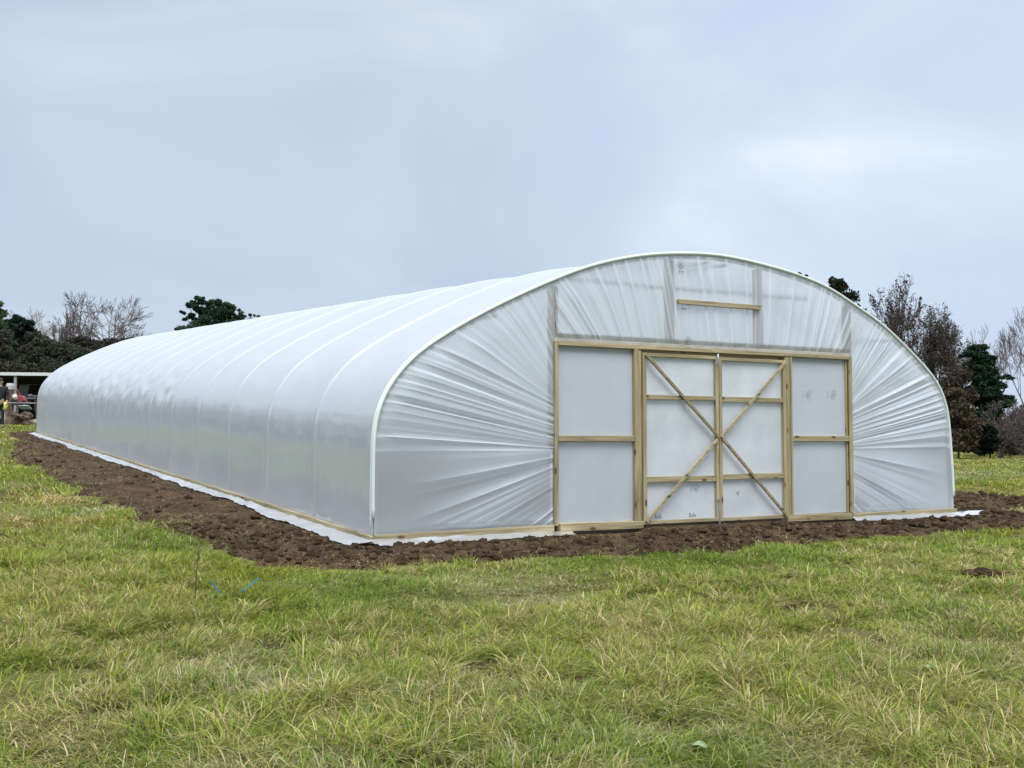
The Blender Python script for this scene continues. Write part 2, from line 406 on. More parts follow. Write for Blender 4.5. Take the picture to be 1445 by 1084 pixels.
# end film with its stretched folds ------------------------------------------
XL, XR, HZ = 2.25, 7.04, 2.235
def ridge(u, seed):
    """1-D fold profile with sharp crests"""
    a = vnoise(u * 24, u * 0 + .5, seed); b = vnoise(u * 51, u * 0 + .5, seed + 1); c = vnoise(u * 9, u * 0 + .5, seed + 2)
    d = vnoise(u * 95, u * 0 + .5, seed + 3)
    return (1 - np.abs(2 * a - 1)) ** 2.4 * .75 + .26 * (1 - np.abs(2 * b - 1)) ** 1.6 + .35 * c + .08 * d
Z0 = np.linspace(-.6, 2.9, 500)
SLP = np.interp(Z0, [-.6, .1, .48, .7, .81, .92, .97, 1.05, 1.25, 1.49, 1.64, 2.0, 2.3, 2.9], [1.0, .68, .48, .39, .27, .1, -.03, -.17, -.25, -.40, -.95, -1.55, -1.9, -2.3])
def side_fold(x, z, seed, dist, low_amp):
    """dist: metres from the door-frame post"""
    z0 = np.empty_like(x)
    for i in range(x.shape[0]):
        zz = Z0 - SLP * dist[i, 0]
        z0[i] = np.interp(z[i], zz, Z0)
    up = sstep(.93, .99, z0); dst = dist
    amp_hi = (.016 + .030 * sstep(.1, 1.1, dst)) * up
    hi = ridge(z0 * 1.45, seed) * amp_hi
    lo = ridge(z0 * .50 + 3, seed + 9) * (1 - up) * low_amp * (.018 + .036 * sstep(0, .7, dst)) * sstep(2.0, .9, dst) * sstep(0, .05, dst)
    return hi + lo
def warp_upper(x, z, seed):
    X0 = np.linspace(1.2, 8.2, 400)
    K = np.interp(X0, [1.2, 2.3, 2.93, 3.4, 4.5, 5.5, 6.5, 7.0, 8.2], [-1.4, -1.0, -.7, -.27, -.16, .08, .38, .7, 1.2])
    x0 = np.empty_like(x)
    for j in range(x.shape[1]):
        # columns are x; solve per unique height by rows
        pass
    h = z - HZ
    x0 = x.copy()
    for _ in range(14):
        x0 = x0 + .6 * (x - (x0 + np.interp(x0, X0, K) * h))
    return ridge(x0 * .55, seed) * .034 + .004 * fbm(x * 3, z * 1.5, seed, 2)
def gable_piece(xs, zlo, nv, dispf, name, sinks=()):
    ztop = arch_z(xs) - .012
    v = np.linspace(0, 1, nv)
    Xg = np.repeat(xs[:, None], nv, 1); Zg = zlo + (np.maximum(ztop, zlo + .002)[:, None] - zlo) * v[None, :]
    d = dispf(Xg, Zg)
    edge = sstep(-.05, .4, (ztop[:, None] - Zg)) * sstep(.0, .30, np.minimum(Xg, W - Xg)) * sstep(0, .10, Zg - zlo)
    Yg = -.002 - d * edge
    o = raw_mesh(name, np.stack([Xg, Yg, Zg], -1).reshape(-1, 3), [grid_faces(len(xs), nv)], F_END, tunnel, smooth=True)
    # second difference of the relief picks out the crests
    k = 3; cur = np.zeros_like(d); cur[:, k:-k] = d[:, k:-k] - .5 * (d[:, :-2 * k] + d[:, 2 * k:])
    cx_ = np.zeros_like(d); cx_[k:-k] = d[k:-k] - .5 * (d[:-2 * k] + d[2 * k:]); cur = np.maximum(cur, cx_)
    g = np.clip(cur / np.percentile(cur, 97), 0, 1) ** .8
    g = np.clip(.12 + .88 * g + .25 * np.clip(d / d.max(), 0, 1), 0, 1)
    a = o.data.attributes.new('gather', 'FLOAT', 'POINT'); a.data.foreach_set('value', g.ravel().astype(np.float32)); return o
t = np.linspace(0, 1, 230)
gable_piece(.012 + (XL - .012) * t ** 1.5, .085, 430, lambda x, z: side_fold(x, z, 301, XL - x, 1.0), 'end_film')
gable_piece(W - .012 - (W - .012 - XR) * (1 - t) ** 1.5 if False else XR + (W - .012 - XR) * (1 - (1 - t) ** 1.5), .085, 430, lambda x, z: side_fold(x, z, 421, x - XR, .8), 'end_film')
gable_piece(np.linspace(XL, XR, 420), HZ, 90, lambda x, z: warp_upper(x, z, 511), 'end_film')
# far end: a plain sheet
xs = .012 + (W - .024) * (.5 - .5 * np.cos(np.linspace(0, PI, 90)))
v = np.linspace(0, 1, 20); Xg = np.repeat(xs[:, None], 20, 1); Zg = np.maximum(arch_z(xs) - .012, .05)[:, None] * v[None, :] + SL * L
raw_mesh('end_film', np.stack([Xg, Xg * 0 + L, Zg], -1).reshape(-1, 3), [grid_faces(90, 20)], F_END, tunnel, smooth=True)

# timber end frame -------------------------------------------------------------
def board(name, x0, x1, y0, y1, z0, z1, mat, parent=tunnel): return MB().box(x0, x1, y0, y1, z0, z1).build(name, mat, parent, bevel=.003)
for x0, x1, z0 in ((2.205, 2.305, .09), (3.905, 4.01, 2.33), (5.365, 5.465, 2.33), (6.965, 7.085, .09)):
    board('post', x0, x1, .010, .10, z0, float(arch_z((x0 + x1) / 2)) - .07, WP)
board('header', 2.307, 6.963, .022, .10, 2.118, 2.328, WX)
# strips clamping the film outside
board('batten', 2.229, 2.276, -.048, -.020, .10, 2.221, WZ)
board('batten', 6.982, 7.036, -.048, -.020, .10, 2.221, WZ)
board('batten', 2.277, 5.80, -.046, -.020, 2.179, 2.222, WX)
board('batten', 5.803, 6.981, -.049, -.020, 2.180, 2.223, WX)
board('batten', 4.022, 5.366, -.078, -.030, 2.765, 2.823, WX)
board('film_ledge', 2.235, 7.03, -.0245, -.004, 2.224, 2.262, plain('wrapped_timber', (.42, .39, .34), .5, .15, 5))
# side bays
board('stud', 3.366, 3.432, -.046, .03, .112, 2.178, WZ); board('stud', 3.433, 3.474, -.030, .03, .112, 2.178, WZ)
board('stud', 5.806, 5.893, -.040, .05, .02, 2.178, WZ); board('stud', 5.898, 5.928, -.046, .03, .100, 2.178, WZ)
board('rail', 2.28, 3.365, -.040, .02, 1.066, 1.133, WX); board('rail', 5.93, 6.98, -.040, .02, 1.063, 1.136, WX)
board('jamb', 2.278, 2.300, -.012, .027, .11, 2.178, WZ); board('jamb', 6.95, 6.9795, -.012, .027, .10, 2.178, WZ)
def bent_board(name, x0, x1, y0, y1, za0, za1, zb0, zb1, mat):
    m = MB(); m.v = [(x0, y0, za0), (x1, y0, zb0), (x0, y1, za0), (x1, y1, zb0), (x0, y0, za1), (x1, y0, zb1), (x0, y1, za1), (x1, y1, zb1)]
    m.f = [(0, 2, 3, 1), (4, 5, 7, 6), (0, 1, 5, 4), (2, 6, 7, 3), (0, 4, 6, 2), (1, 3, 7, 5)]
    return m.build(name, mat, tunnel, bevel=.004)
bent_board('base_board', 2.295, 3.474, -.062, .03, .028, .122, .022, .111, WX)
bent_board('base_board', 5.812, 6.99, -.062, .03, .016, .099, .006, .092, WX)
bent_board('base_board', .0, 2.228, -.03, .03, -.01, .062, .018, .085, WX)
bent_board('base_batten', .004, 2.22, -.038, -.0325, .066, .090, .090, .112, WX)
bent_board('base_board', 7.04, 9.12, -.03, .03, .02, .082, .03, .088, WX)
mbx = MB()
def side_rail(x, out):
    m = MB(); n = 60; yy = np.linspace(-.03, L, n); zz = SL * yy + .006 * fbm(yy * .7, yy * 0, 8, 2)
    for a in range(0, n - 1, 6):
        e = min(a + 6, n - 1); m.bar((x, yy[a] + .003, zz[a] + .035), (x, yy[e] - .003, zz[e] + .035), .04, .085, up=(0, 0, 1))
    return m
side_rail(-.024, -1).build('base_rail', WY, tunnel, bevel=.004)
side_rail(W + .024, 1).build('base_rail', WY, tunnel, bevel=.004)
def sheet(name, x0, x1, z0, z1, y, mat, parent, amp=.004, seed=1, nx=40, nz=40):
    xx = np.linspace(x0, x1, nx); zz = np.linspace(z0, z1, nz); Xg, Zg = np.meshgrid(xx, zz, indexing='ij')
    e = np.minimum(np.minimum(Xg - x0, x1 - Xg), np.minimum(Zg - z0, z1 - Zg)); e = sstep(0, .15, e)
    Yg = y + amp * e * fbm(Xg * 2.2, Zg * 1.3, seed, 3)
    return raw_mesh(name, np.stack([Xg, Yg, Zg], -1).reshape(-1, 3), [grid_faces(nx, nz)], mat, parent, smooth=True)
for k, (a, b) in enumerate(((2.29, 3.375), (5.92, 6.955))):
    sheet('film_panel', a, b, 1.12, 2.20, .012, F_PANEL, tunnel, .006, 21 + k)
    sheet('film_panel', a, b, .10, 1.08, .012, F_PANEL, tunnel, .010, 31 + k)

# printed marks on the film ------------------------------------------------------
def mark(x, z, r, y, parent, mat=INKP, ang=0, extra=True):
    m = MB(); n = 14
    pt = [(x + r * math.cos(2 * PI * k / n), y, z + r * 1.15 * math.sin(2 * PI * k / n)) for k in range(n + 1)]
    m.tube(pt, .0028, 4)
    for q in (-.35, 0, .35): m.box(x - r * .55, x + r * .55, y - .001, y + .001, z + q * r - .003, z + q * r + .003)
    if extra:
        ex, ez = (0, -r * 2.0) if ang == 0 else (-r * 2.1, 0)
        for s in (-.5, .5):
            if ang == 0: m.box(x + ex + s * r * 1.1 - .010, x + ex + s * r * 1.1 + .010, y - .001, y + .001, z + ez - .008, z + ez + .008)
            else: m.box(x + ex - .008, x + ex + .008, y - .001, y + .001, z + s * r * 1.1 - .011, z + s * r * 1.1 + .011)
    return m.build('printed_mark', mat, parent)
mark(4.10, 3.265, .045, -.026, tunnel, INK); mark(4.20, 2.315, .042, -.026, tunnel, INK)
mark(6.28, 1.70, .05, .001, tunnel, INKP, 1); mark(6.73, 1.70, .05, .001, tunnel, INKP, 1)
m = MB()
for q in (0, .045): m.box(4.10 + q, 4.13 + q, -.027, -.025, 2.705, 2.718)
m.build('printed_mark', INK, tunnel)

# doors ---------------------------------------------------------------------------
def door(x0, x1, s0, s1, top, bot, r1, r2, lab, br_mats, left):
    d = empty('door', (x0, -.03, 0)); d.parent = tunnel; d['label'] = lab
    inv = Vector((-x0, .03, 0))
    def put(o):
        for vt in o.data.vertices: vt.co += inv
        o.parent = d; return o
    def bx(name, a, b, z0, z1, y0, y1, mat): return put(MB().box(a, b, y0, y1, z0, z1).build(name, mat, d, bevel=.003))
    bx('stile', x0, x0 + s0, bot, top, -.058, -.012, WZ); bx('stile', x1 - s1, x1, bot, top, -.058, -.012, WZ)
    A, B = x0 + s0 + .0005, x1 - s1 - .0005
    bx('rail', A, B, top - .042, top, -.056, -.013, WX); bx('rail', A, B, bot, bot + .042, -.056, -.013, WX)
    bx('rail', A, B, r1[0], r1[1], -.055, -.014, WX); bx('rail', A, B, r2[0], r2[1], -.055, -.014, WX)
    mid = 1.112
    if left: P1, P2, P3 = (x0 + .03, -.072, top - .02), (x1 - .015, -.072, mid), (x0 + .028, -.072, bot + .03)
    else: P1, P2, P3 = (x1 - .0, -.072, top - .015), (x0 + .015, -.072, mid), (x1 - .02, -.072, bot + .03)
    put(MB().bar(P1, P2, .036, .024).build('brace', br_mats[0], d, bevel=.002))
    put(MB().bar((P2[0] - (.02 if left else -.02), P2[1], P2[2] - .018), P3, .036, .024).build('brace', br_mats[1], d, bevel=.002))
    o = sheet('film_panel', x0 + .02, x1 - .02, bot + .02, top - .02, -.008, F_DOOR, d, .008, 51 + int(left), 50, 90); put(o)
    if left:
        for xx in (3.68, 4.21):
            m = MB()
            for k in range(5): m.box(xx + k * .022, xx + k * .022 + (.008 if k % 2 else .013), -.0175, -.0165, .135, .155 + (.03 if k in (0, 3) else 0))
            put(m.build('printed_mark', INK, d))
        put(mark(4.32, .49, .035, -.0185, d, INKP, 1))
        for k in range(2): put(MB().tube([(x1 - .015, -.066, 2.03 - k * 0), (x1 - .015, -.066, 2.17)], .008, 8).build('bolt_rod', STEEL, d, smooth=True)) if k == 0 else None
        m = MB().box(x1 - .034, x1 + .002, -.064, -.0585, 2.015, 2.15); m.tube([(x1 - .015, -.07, 2.05), (x1 - .045, -.085, 2.05)], .007, 6)
        put(m.build('bolt_plate', STEEL, d))
        m = MB().box(x1 - .034, x1 + .0, -.064, -.0585, .20, .33); m.tube([(x1 - .016, -.07, .0), (x1 - .016, -.07, .335), (x1 - .05, -.075, .34)], .008, 8)
        put(m.build('drop_bolt', STEEL, d))
    else:
        o = put(mark(5.0, .42, .02, -.0185, d, INKP, 0, False))
    return d
door(3.480, 4.6625, .052, .046, 2.138, .066, (1.575, 1.630), (.566, .637), 'left-hand door leaf with its diagonals pointing to the centre', (WB, WX), True)
door(4.6715, 5.802, .046, .044, 2.128, .062, (1.566, 1.628), (.582, .652), 'right-hand door leaf with darker lower diagonal', (WX, WB), False)

# loose film lying on the earth along the sides --------------------------------------
def skirt(path_fn, us, wid_fn, name, seed, nw=9):
    V = []
    for u in us:
        (bx_, by_), (nx_, ny_) = path_fn(u); w = wid_fn(u)
        for k in range(nw):
            s = k / (nw - 1); x = bx_ + nx_ * w * s; y = by_ + ny_ * w * s
            g = float(soil_z(np.array(x), np.array(y)))
            z = (1 - s) ** 2 * (SL * max(by_, 0) + .02) + (1 - (1 - s) ** 2) * max(g, float(ground(x, y)) - .02) + .018 + .014 * float(fbm(np.array(u * 5.), np.array(s * 2.5), seed, 2))
            V.append((x, y, z))
    o = raw_mesh(name, np.array(V), [grid_faces(len(us), nw)], F_SKIRT, tunnel, smooth=True)
    return o
wl = lambda u: float(.06 + .18 * vnoise(u * .8, 0, 5) + .07 * vnoise(u * 3.1, 0, 6) + .03 * np.exp(-u / .8))
skirt(lambda u: ((-.046, u), (-1, -.05)), np.arange(-.15, L + .3, .07), wl, 'film_skirt', 3)
skirt(lambda u: ((u, -.045), (0, -1)), np.arange(-.05, 2.5, .05), lambda u: float((.15 + .10 * vnoise(u * 1.6, 0, 15)) * np.interp(u, [0, 2.0, 2.5], [1.1, .9, .5])), 'film_skirt', 4)
skirt(lambda u: ((u, -.045), (0, -1)), np.arange(7.0, 9.75, .05), lambda u: float((.16 + .16 * vnoise(u * 2.1, 0, 19)) * np.interp(u, [7, 7.3, 9.2, 9.75], [.3, 1, 1.3, .35])), 'film_skirt', 5)
skirt(lambda u: ((W + .046, u), (1, 0)), np.arange(-.1, 10, .1), lambda u: float(.25 + .15 * vnoise(u * .9, 0, 25)), 'film_skirt', 6)

# ------------------------------------------------------------------ grass
def palette(q, h):
    """q: dryness 0..1, h: random; returns rgb"""
    G = np.array([[.21, .27, .035], [.30, .36, .05], [.40, .42, .095], [.16, .225, .045]])
    D = np.array([[.55, .47, .22], [.64, .55, .30], [.44, .37, .15], [.32, .24, .11]])
    i = (h * 3.999).astype(int); c = G[i]; d = D[(h * 7919 % 1 * 3.999).astype(int)]
    k = (h * 131.7 % 1) < q
    out = np.where(k[:, None], d, c)
    return out * (.62 + .62 * (h * 57.3 % 1))[:, None]
def blades(P, Ln, wd, lean_dir, bend, tint):
    n = len(P); ts = np.array([0, .35, .7, 1.0])
    dx, dy = np.cos(lean_dir), np.sin(lean_dir)
    sd = lean_dir + PI / 2 + rng.normal(0, .5, n); sxv, syv = np.cos(sd), np.sin(sd)
    V = np.empty((n, 7, 3), np.float32)
    for k, t in enumerate(ts):
        hor = Ln * bend * (t ** 1.7) * .9; ver = Ln * t * (1 - .62 * bend * t) * (1 - .25 * np.clip(bend - .6, 0, 1))
        c = np.stack([P[:, 0] + dx * hor, P[:, 1] + dy * hor, P[:, 2] + ver], 1)
        if k == 3: V[:, 6] = c
        else:
            w = wd * (1, .85, .55)[k] * .5; o = np.stack([sxv * w, syv * w, np.zeros(n)], 1)
            V[:, 2 * k] = c - o; V[:, 2 * k + 1] = c + o
    b = (np.arange(n) * 7)[:, None]
    q = np.concatenate([b + np.array([0, 1, 3, 2]), b + np.array([2, 3, 5, 4])]); tr = b + np.array([4, 5, 6])
    T = np.repeat(tint[:, None, :], 7, 1).copy()
    return V.reshape(-1, 3), q, tr, T.reshape(-1, 3)
def cam_polar(n, r0, r1, power, ang=.56):
    u = rng.random(n); e = 2 - power            # density ~ r^-power
    r = (r0 ** e + u * (r1 ** e - r0 ** e)) ** (1 / e)
    th = rng.uniform(-ang, ang, n)
    return CAM[0] + r * (FW[0] * np.cos(th) + RT[0] * np.sin(th)), CAM[1] + r * (FW[1] * np.cos(th) + RT[1] * np.sin(th)), r
def hidden(x, y):
    """inside the tunnel, or behind it from anywhere near the camera"""
    ins = (x > -.05) & (x < W + .05) & (y > -.05) & (y < L)
    dx = x - CAM[0]; dy = y - CAM[1]
    t = (6.0 - CAM[1]) / np.maximum(dy, .1); xc = CAM[0] + dx * t
    beh = (y > 7) & (xc > 1.4) & (xc < W - .6) & ~((x > W + 3) & (xc > 7.6))
    return ins | beh
def dry(x, y): return np.clip(.26 + .8 * fbm(x * .6 + 3, y * .6, 201, 3) + .6 * fbm(x * 2.6, y * 2.6, 207, 3), .03, .95)
def tall(x, y):
    d = np.hypot(x - CAM[0], y - CAM[1])
    base = np.interp(d, [4, 6.8, 8.5, 11, 20], [.85, .7, .5, .45, .6])
    left = sstep(1.5, -3.5, x) * .35
    return np.clip(base + left * sstep(7, 11, d) + .5 * fbm(x * .8, y * .8, 221, 3) + .55 * fbm(x * 3.0, y * 3.0, 225, 2) * np.interp(d, [4, 12], [1, .45]), .2, 1.7)
MUD = [(-2.41, -4.1, .28), (-1.5, -5.12, .30), (-1.22, -5.67, .22), (4.4, -4.1, .3), (3.3, -4.75, .35), (.9, -6.1, .25), (1.56, -4.5, .2), (2.6, -2.9, .3), (-.4, -3.3, .3)]
def mud(x, y):
    m = 0
    for a, b, r in MUD: m = np.maximum(m, np.exp(-(((x - a) / r) ** 2 + ((y - b) / (r * .7)) ** 2)))
    return sstep(.25, .7, m + .5 * (vnoise(x * 9, y * 9, 271) - .5))
def grass_lot(nc, per, r0, r1, power, wk):
    cx, cy, r = cam_polar(nc, r0, r1, power)
    x = np.repeat(cx, per) + rng.normal(0, 1, nc * per) * .035 * np.maximum(1, np.repeat(r, per) / 9)
    y = np.repeat(cy, per) + rng.normal(0, 1, nc * per) * .035 * np.maximum(1, np.repeat(r, per) / 9)
    r = np.repeat(r, per); ox = x - np.repeat(cx, per); oy = y - np.repeat(cy, per)
    th = np.repeat(rng.random(nc), per)
    m = soil_mask(x, y)
    sp = rng.random(len(x))
    ok = ~hidden(x, y) & (sp < np.interp(m, [-.25, -.02, .12, .4, .8, 1.3], [1, .8, .55, .36, .18, .04]))
    bald = sstep(.56, .66, vnoise(x * 1.6 + 9, y * 1.6, 251) * .5 + vnoise(x * 5, y * 5, 253) * .5)     # trampled, earthy spots
    ok &= rng.random(len(x)) > np.maximum(bald * .9, mud(x, y) * .93)
    x, y, r, ox, oy, th, m = (a[ok] for a in (x, y, r, ox, oy, th, m))
    n = len(x); h = rng.random(n); q = dry(x, y); tl = tall(x, y)
    onsoil = m > .02; q = np.where(onsoil, .8, q)
    z = np.where(m > -.1, np.maximum(soil_z(x, y), ground(x, y) - .08), ground(x, y)) - .008
    flow = 6.28 * vnoise(x * .5, y * .5, 231) * 1.6 + 2.2 * vnoise(x * 1.9, y * 1.9, 233)
    lean = np.where(rng.random(n) < .55, flow + rng.normal(0, .8, n), np.arctan2(oy, ox) + rng.normal(0, .6, n))
    Ln = (.055 + .125 * rng.random(n) ** 1.3 + .05 * th) * tl; Ln = np.where(onsoil, .03 + .04 * rng.random(n), Ln)
    bend = np.clip(rng.normal(.92, .3, n) + .2 * (q > .5), .15, 1.45); bend = np.where(onsoil, 1.25, bend)
    wd = wk * np.maximum(1, r / 7.5) * (.7 + .6 * rng.random(n)) * np.where(onsoil, .42, 1)
    gcol = palette(np.clip(q * (.55 + .9 * th), 0, 1), h)
    # each patch leans to its own green
    v = vnoise(x * .8, y * .8, 241)[:, None]; gcol = gcol * (1 + (v - .5) * np.array([.35, .12, -.1]))
    return np.stack([x, y, z], 1), Ln, wd, lean, bend, gcol
def tussocks(nc, r0, r1):
    """rank tufts of long arching blades"""
    cx, cy, r = cam_polar(nc, r0, r1, .6); k = vnoise(cx * .7, cy * .7, 261) + .35 * vnoise(cx * 2.5, cy * 2.5, 263)
    ok = (mud(cx, cy) < .3) & (soil_mask(cx, cy) < -.25) & ~hidden(cx, cy) & (k > .66); cx, cy, r = cx[ok], cy[ok], r[ok]; nc = len(cx); per = 55
    size = np.repeat(rng.uniform(.55, 1.25, nc), per); hue = np.repeat(rng.random(nc), per); n = nc * per; r = np.repeat(r, per)
    a = rng.uniform(0, 2 * PI, n); q = np.sqrt(rng.random(n)) * .055 * size
    x = np.repeat(cx, per) + q * np.cos(a); y = np.repeat(cy, per) + q * np.sin(a)
    flow = np.repeat(rng.uniform(0, 2 * PI, nc), per)
    lean = np.arctan2(np.sin(a) + .7 * np.sin(flow), np.cos(a) + .7 * np.cos(flow)) + rng.normal(0, .3, n)
    Ln = (.11 + .14 * rng.random(n)) * size * np.interp(r, [5, 9, 14], [1.15, .85, .6]); bend = np.clip(rng.normal(1.0, .28, n), .3, 1.45)
    h = rng.random(n); q2 = np.where(hue < .62, .12, .75); col = palette(q2, h) * np.interp(hue, [0, .6, 1], [.85, 1.15, 1.05])[:, None]
    return np.stack([x, y, ground(x, y) - .01], 1), Ln, .0068 * np.maximum(1, r / 8) * (.7 + .6 * rng.random(n)), lean, bend, col
Vs, Qs, Ts, Cs = [], [], [], []; nb = 0
for lot in ((60000, 9, 4.4, 14, .75, .0060), (60000, 9, 12, 34, .9, .0066), (40000, 9, 24, 100, 1.05, .0072), (9000, 13, 4.4, 9.5, .3, .0072), None):
    a = grass_lot(*lot) if lot else tussocks(7500, 4.4, 13); V, q, tr, C = blades(*a)
    Vs.append(V); Cs.append(C); Qs.append(q + nb); Ts.append(tr + nb); nb += len(V)
grass = raw_mesh('grass', np.concatenate(Vs), [np.concatenate(Qs), np.concatenate(Ts)], BLADE, smooth=True, tint=np.concatenate(Cs))
tag(grass, 'tussocky green and straw coloured grass covering the field', 'grass', kind='stuff')

# a few things lying in it ----------------------------------------------------------
def gz(x, y): return float(ground(x, y))
def clod(x, y, r, seed, label, k=3):
    k *= 3; r *= .9
    m = MB(); rr = random.Random(seed)
    for i in range(k):
        q = r * rr.uniform(.45, 1); m.lump((rr.uniform(-1, 1) * r * 1.5 if i else 0, rr.uniform(-1, 1) * r if i else 0, q * .35), (q, q * .8, q * .5), seed + i, 10, 7, .35)
    o = m.build('soil_clod', SOIL, None); o.location = (x, y, gz(x, y) - .005); o.rotation_euler = (0, 0, rr.uniform(0, 6))
    tag(o, label, 'clod', 'clods of earth lying on the grass')
clod(4.39, -4.08, .10, 1, 'largest dark clod of earth, on the short grass at the right side', 6)
clod(4.82, -4.15, .06, 2, 'small dark clod just right of the largest clod', 4)
clod(1.56, -4.50, .05, 3, 'dark clod standing alone in the grass in front of the doors', 3)
clod(-2.41, -4.08, .06, 4, 'flat crumbled clod in long grass at the left, nearest the blue strap', 5)
clod(-1.50, -5.10, .06, 5, 'crumbled clod among tussocks in the middle foreground', 5)
clod(-1.22, -5.65, .05, 6, 'clod in the nearest long grass, lowest in the picture', 4)
clod(9.75, -.55, .11, 7, 'earth heap beside the right corner of the tunnel', 8)

BLUE = plain('blue_strap', (.05, .26, .34), .4, .1); BLACK = plain('black_rubber', (.015, .015, .017), .6, .2)
st = empty('strap', (-2.22, -2.62, gz(-2.22, -2.62)))
tag(st, 'bright blue plastic strap with two ends sticking up out of the grass', 'strap')
for pts in ([(.02, 0, .04), (.10, .0, .09), (.19, .0, .155)], [(-.08, .04, .03), (-.13, .04, .11), (-.16, .03, .155)]):
    m = MB()
    for a, b in zip(pts, pts[1:]): m.bar(a, b, .011, .003)
    m.build('strap_end', BLUE, st)
MB().tube([(-.24, 0, .06), (-.15, 0, .035), (-.04, 0, .03), (.03, 0, .045)], [.006, .008, .012, .016], 8).build('buckle', BLACK, st)
m = MB(); z0 = gz(-2.53, -2.72); m.tube([(-2.53, -2.72, z0), (-2.522, -2.72, z0 + .22), (-2.508, -2.72, z0 + .40)], [.006, .0045, .002], 5); m.tube([(-2.509, -2.72, z0 + .33), (-2.506, -2.72, z0 + .43)], [.0075, .002], 5)
tag(m.build('dock_stem', plain('dry_stem', (.07, .06, .035), .8), None), 'single dark dry stem standing above the grass left of the blue strap', 'plant')
PALE = plain('pale_leaf', (.26, .36, .2), .6, .1)
for x, y, s, lb in ((.82, -6.37, .05, 'pale green leaf lying in dry grass at the right'), (-1.36, -6.93, .045, 'pale green leaf in the nearest grass at the bottom edge')):
    m = MB(); n = 12
    for k in range(n): m.v.append((s * (1 + .15 * math.sin(3 * k)) * math.cos(2 * PI * k / n), s * .75 * math.sin(2 * PI * k / n), .012 * math.sin(4 * PI * k / n)))
    m.v.append((0, 0, .012)); m.f = [(k, (k + 1) % n, n) for k in range(n)]
    o = m.build('leaf', PALE, None, smooth=True); o.location = (x, y, gz(x, y) + .05); tag(o, lb, 'leaf', 'pale leaves in the grass')

# ------------------------------------------------------------------ trees
class Limbs:
    def __init__(s, seed): s.r = random.Random(seed); s.a = []; s.tips = []; s.minr = .012
    def seg(s, p, q, r0, r1): s.a.append((*p, *q, max(r0, s.minr), max(r1, s.minr * .8)))
    def grow(s, p, d, Ln, rad, lv, mx, up=.10, spread=.75, wob=.14, kids=4, dec=.68):
        r = s.r; nseg = 5 if lv < 2 else 3; step = Ln / nseg
        for i in range(nseg):
            d = (d + Vector((r.gauss(0, wob), r.gauss(0, wob), r.gauss(0, wob * .7) + up))).normalized()
            q = p + d * step; ra = rad * (1 - .55 * i / nseg); rb = rad * (1 - .55 * (i + 1) / nseg)
            s.seg(p, q, ra, rb); p = q
            if lv < mx and i >= (1 if lv else 1):
                k = kids / nseg * 1.1; c = int(k) + (r.random() < k - int(k))
                for _ in range(c):
                    ax = Vector((r.gauss(0, 1), r.gauss(0, 1), r.gauss(0, .35))); ax = (ax - d * ax.dot(d)).normalized()
                    a = spread * r.uniform(.6, 1.25)
                    s.grow(p, (d * math.cos(a) + ax * math.sin(a)).normalized(), Ln * dec * r.uniform(.7, 1.1), rb * .66, lv + 1, mx, up, spread, wob, kids, dec)
        if lv == mx: s.tips.append(p)
        if lv < mx: s.grow(p, d, Ln * dec, rad * .5, lv + 1, mx, up, spread, wob, kids, dec)
    def mesh(s, name, mat, parent, loc):
        A = np.array(s.a); p = A[:, :3]; q = A[:, 3:6]; d = q - p; d /= np.linalg.norm(d, axis=1)[:, None] + 1e-9
        ref = np.where(np.abs(d[:, 2:3]) < .9, [[0, 0, 1.]], [[1., 0, 0]]); c = np.cross(d, ref); c /= np.linalg.norm(c, axis=1)[:, None]; u = np.cross(c, d)
        nS = 4; n = len(A); V = np.empty((n, 2 * nS, 3))
        for k in range(nS):
            a = 2 * PI * k / nS; o = c * math.cos(a) + u * math.sin(a)
            V[:, k] = p + o * A[:, 6:7]; V[:, nS + k] = q + o * A[:, 7:8]
        b = (np.arange(n) * 2 * nS)[:, None]
        F = np.concatenate([b + np.array([k, (k + 1) % nS, nS + (k + 1) % nS, nS + k]) for k in range(nS)])
        return raw_mesh(name, V.reshape(-1, 3), [F], mat, parent, smooth=True)
    def fit(s, H, Wd):
        """scale the drawn skeleton to a height and a crown width"""
        A = np.array(s.a); zt = A[:, 5].max(); rr = np.percentile(np.hypot(A[:, 3], A[:, 4]), 97)
        kz = H / zt; kx = (Wd / 2) / rr
        A[:, [0, 1, 3, 4]] *= kx; A[:, [2, 5]] *= kz; s.a = A.tolist()
        s.tips = [Vector((t.x * kx, t.y * kx, t.z * kz)) for t in s.tips]

def leaf_cloud(centres, radii, per, size, cols, seed, shell=.5, flat=.0):
    r = np.random.default_rng(seed); C = np.repeat(np.array(centres, float), per, 0); R = np.repeat(np.array(radii, float), per, 0)
    n = len(C); d = r.normal(0, 1, (n, 3)); d /= np.linalg.norm(d, axis=1)[:, None]
    rad = r.random(n) ** (1 / 3) * (1 - shell) + shell * (.75 + .35 * r.random(n))
    P = C + d * R * rad[:, None]
    a = r.normal(0, 1, (n, 3)); a[:, 2] *= (1 - flat); a /= np.linalg.norm(a, axis=1)[:, None]; b = np.cross(a, r.normal(0, 1, (n, 3))); b /= np.linalg.norm(b, axis=1)[:, None]
    s = size * (.6 + .8 * r.random(n))[:, None]
    V = np.stack([P - a * s, P + b * s * .45, P + a * s, P - b * s * .45], 1)
    cols = np.array(cols); ci = r.integers(0, len(cols), len(centres)); base = np.repeat(cols[ci], per, 0)
    T = base * (.65 + .7 * r.random(n))[:, None]
    return V.reshape(-1, 3), np.arange(n * 4).reshape(-1, 4), np.repeat(T, 4, 0)

def tree_root(name, px, d, label, cat, group=None, py=None):
    p = at(px, 620, d); z = gz(p[0], p[1]) - .05
    o = empty(name, (p[0], p[1], z)); tag(o, label, cat, group); return o, z
def top_h(py, d, z): return (620 - py) / FPX * d + 1.09 - z

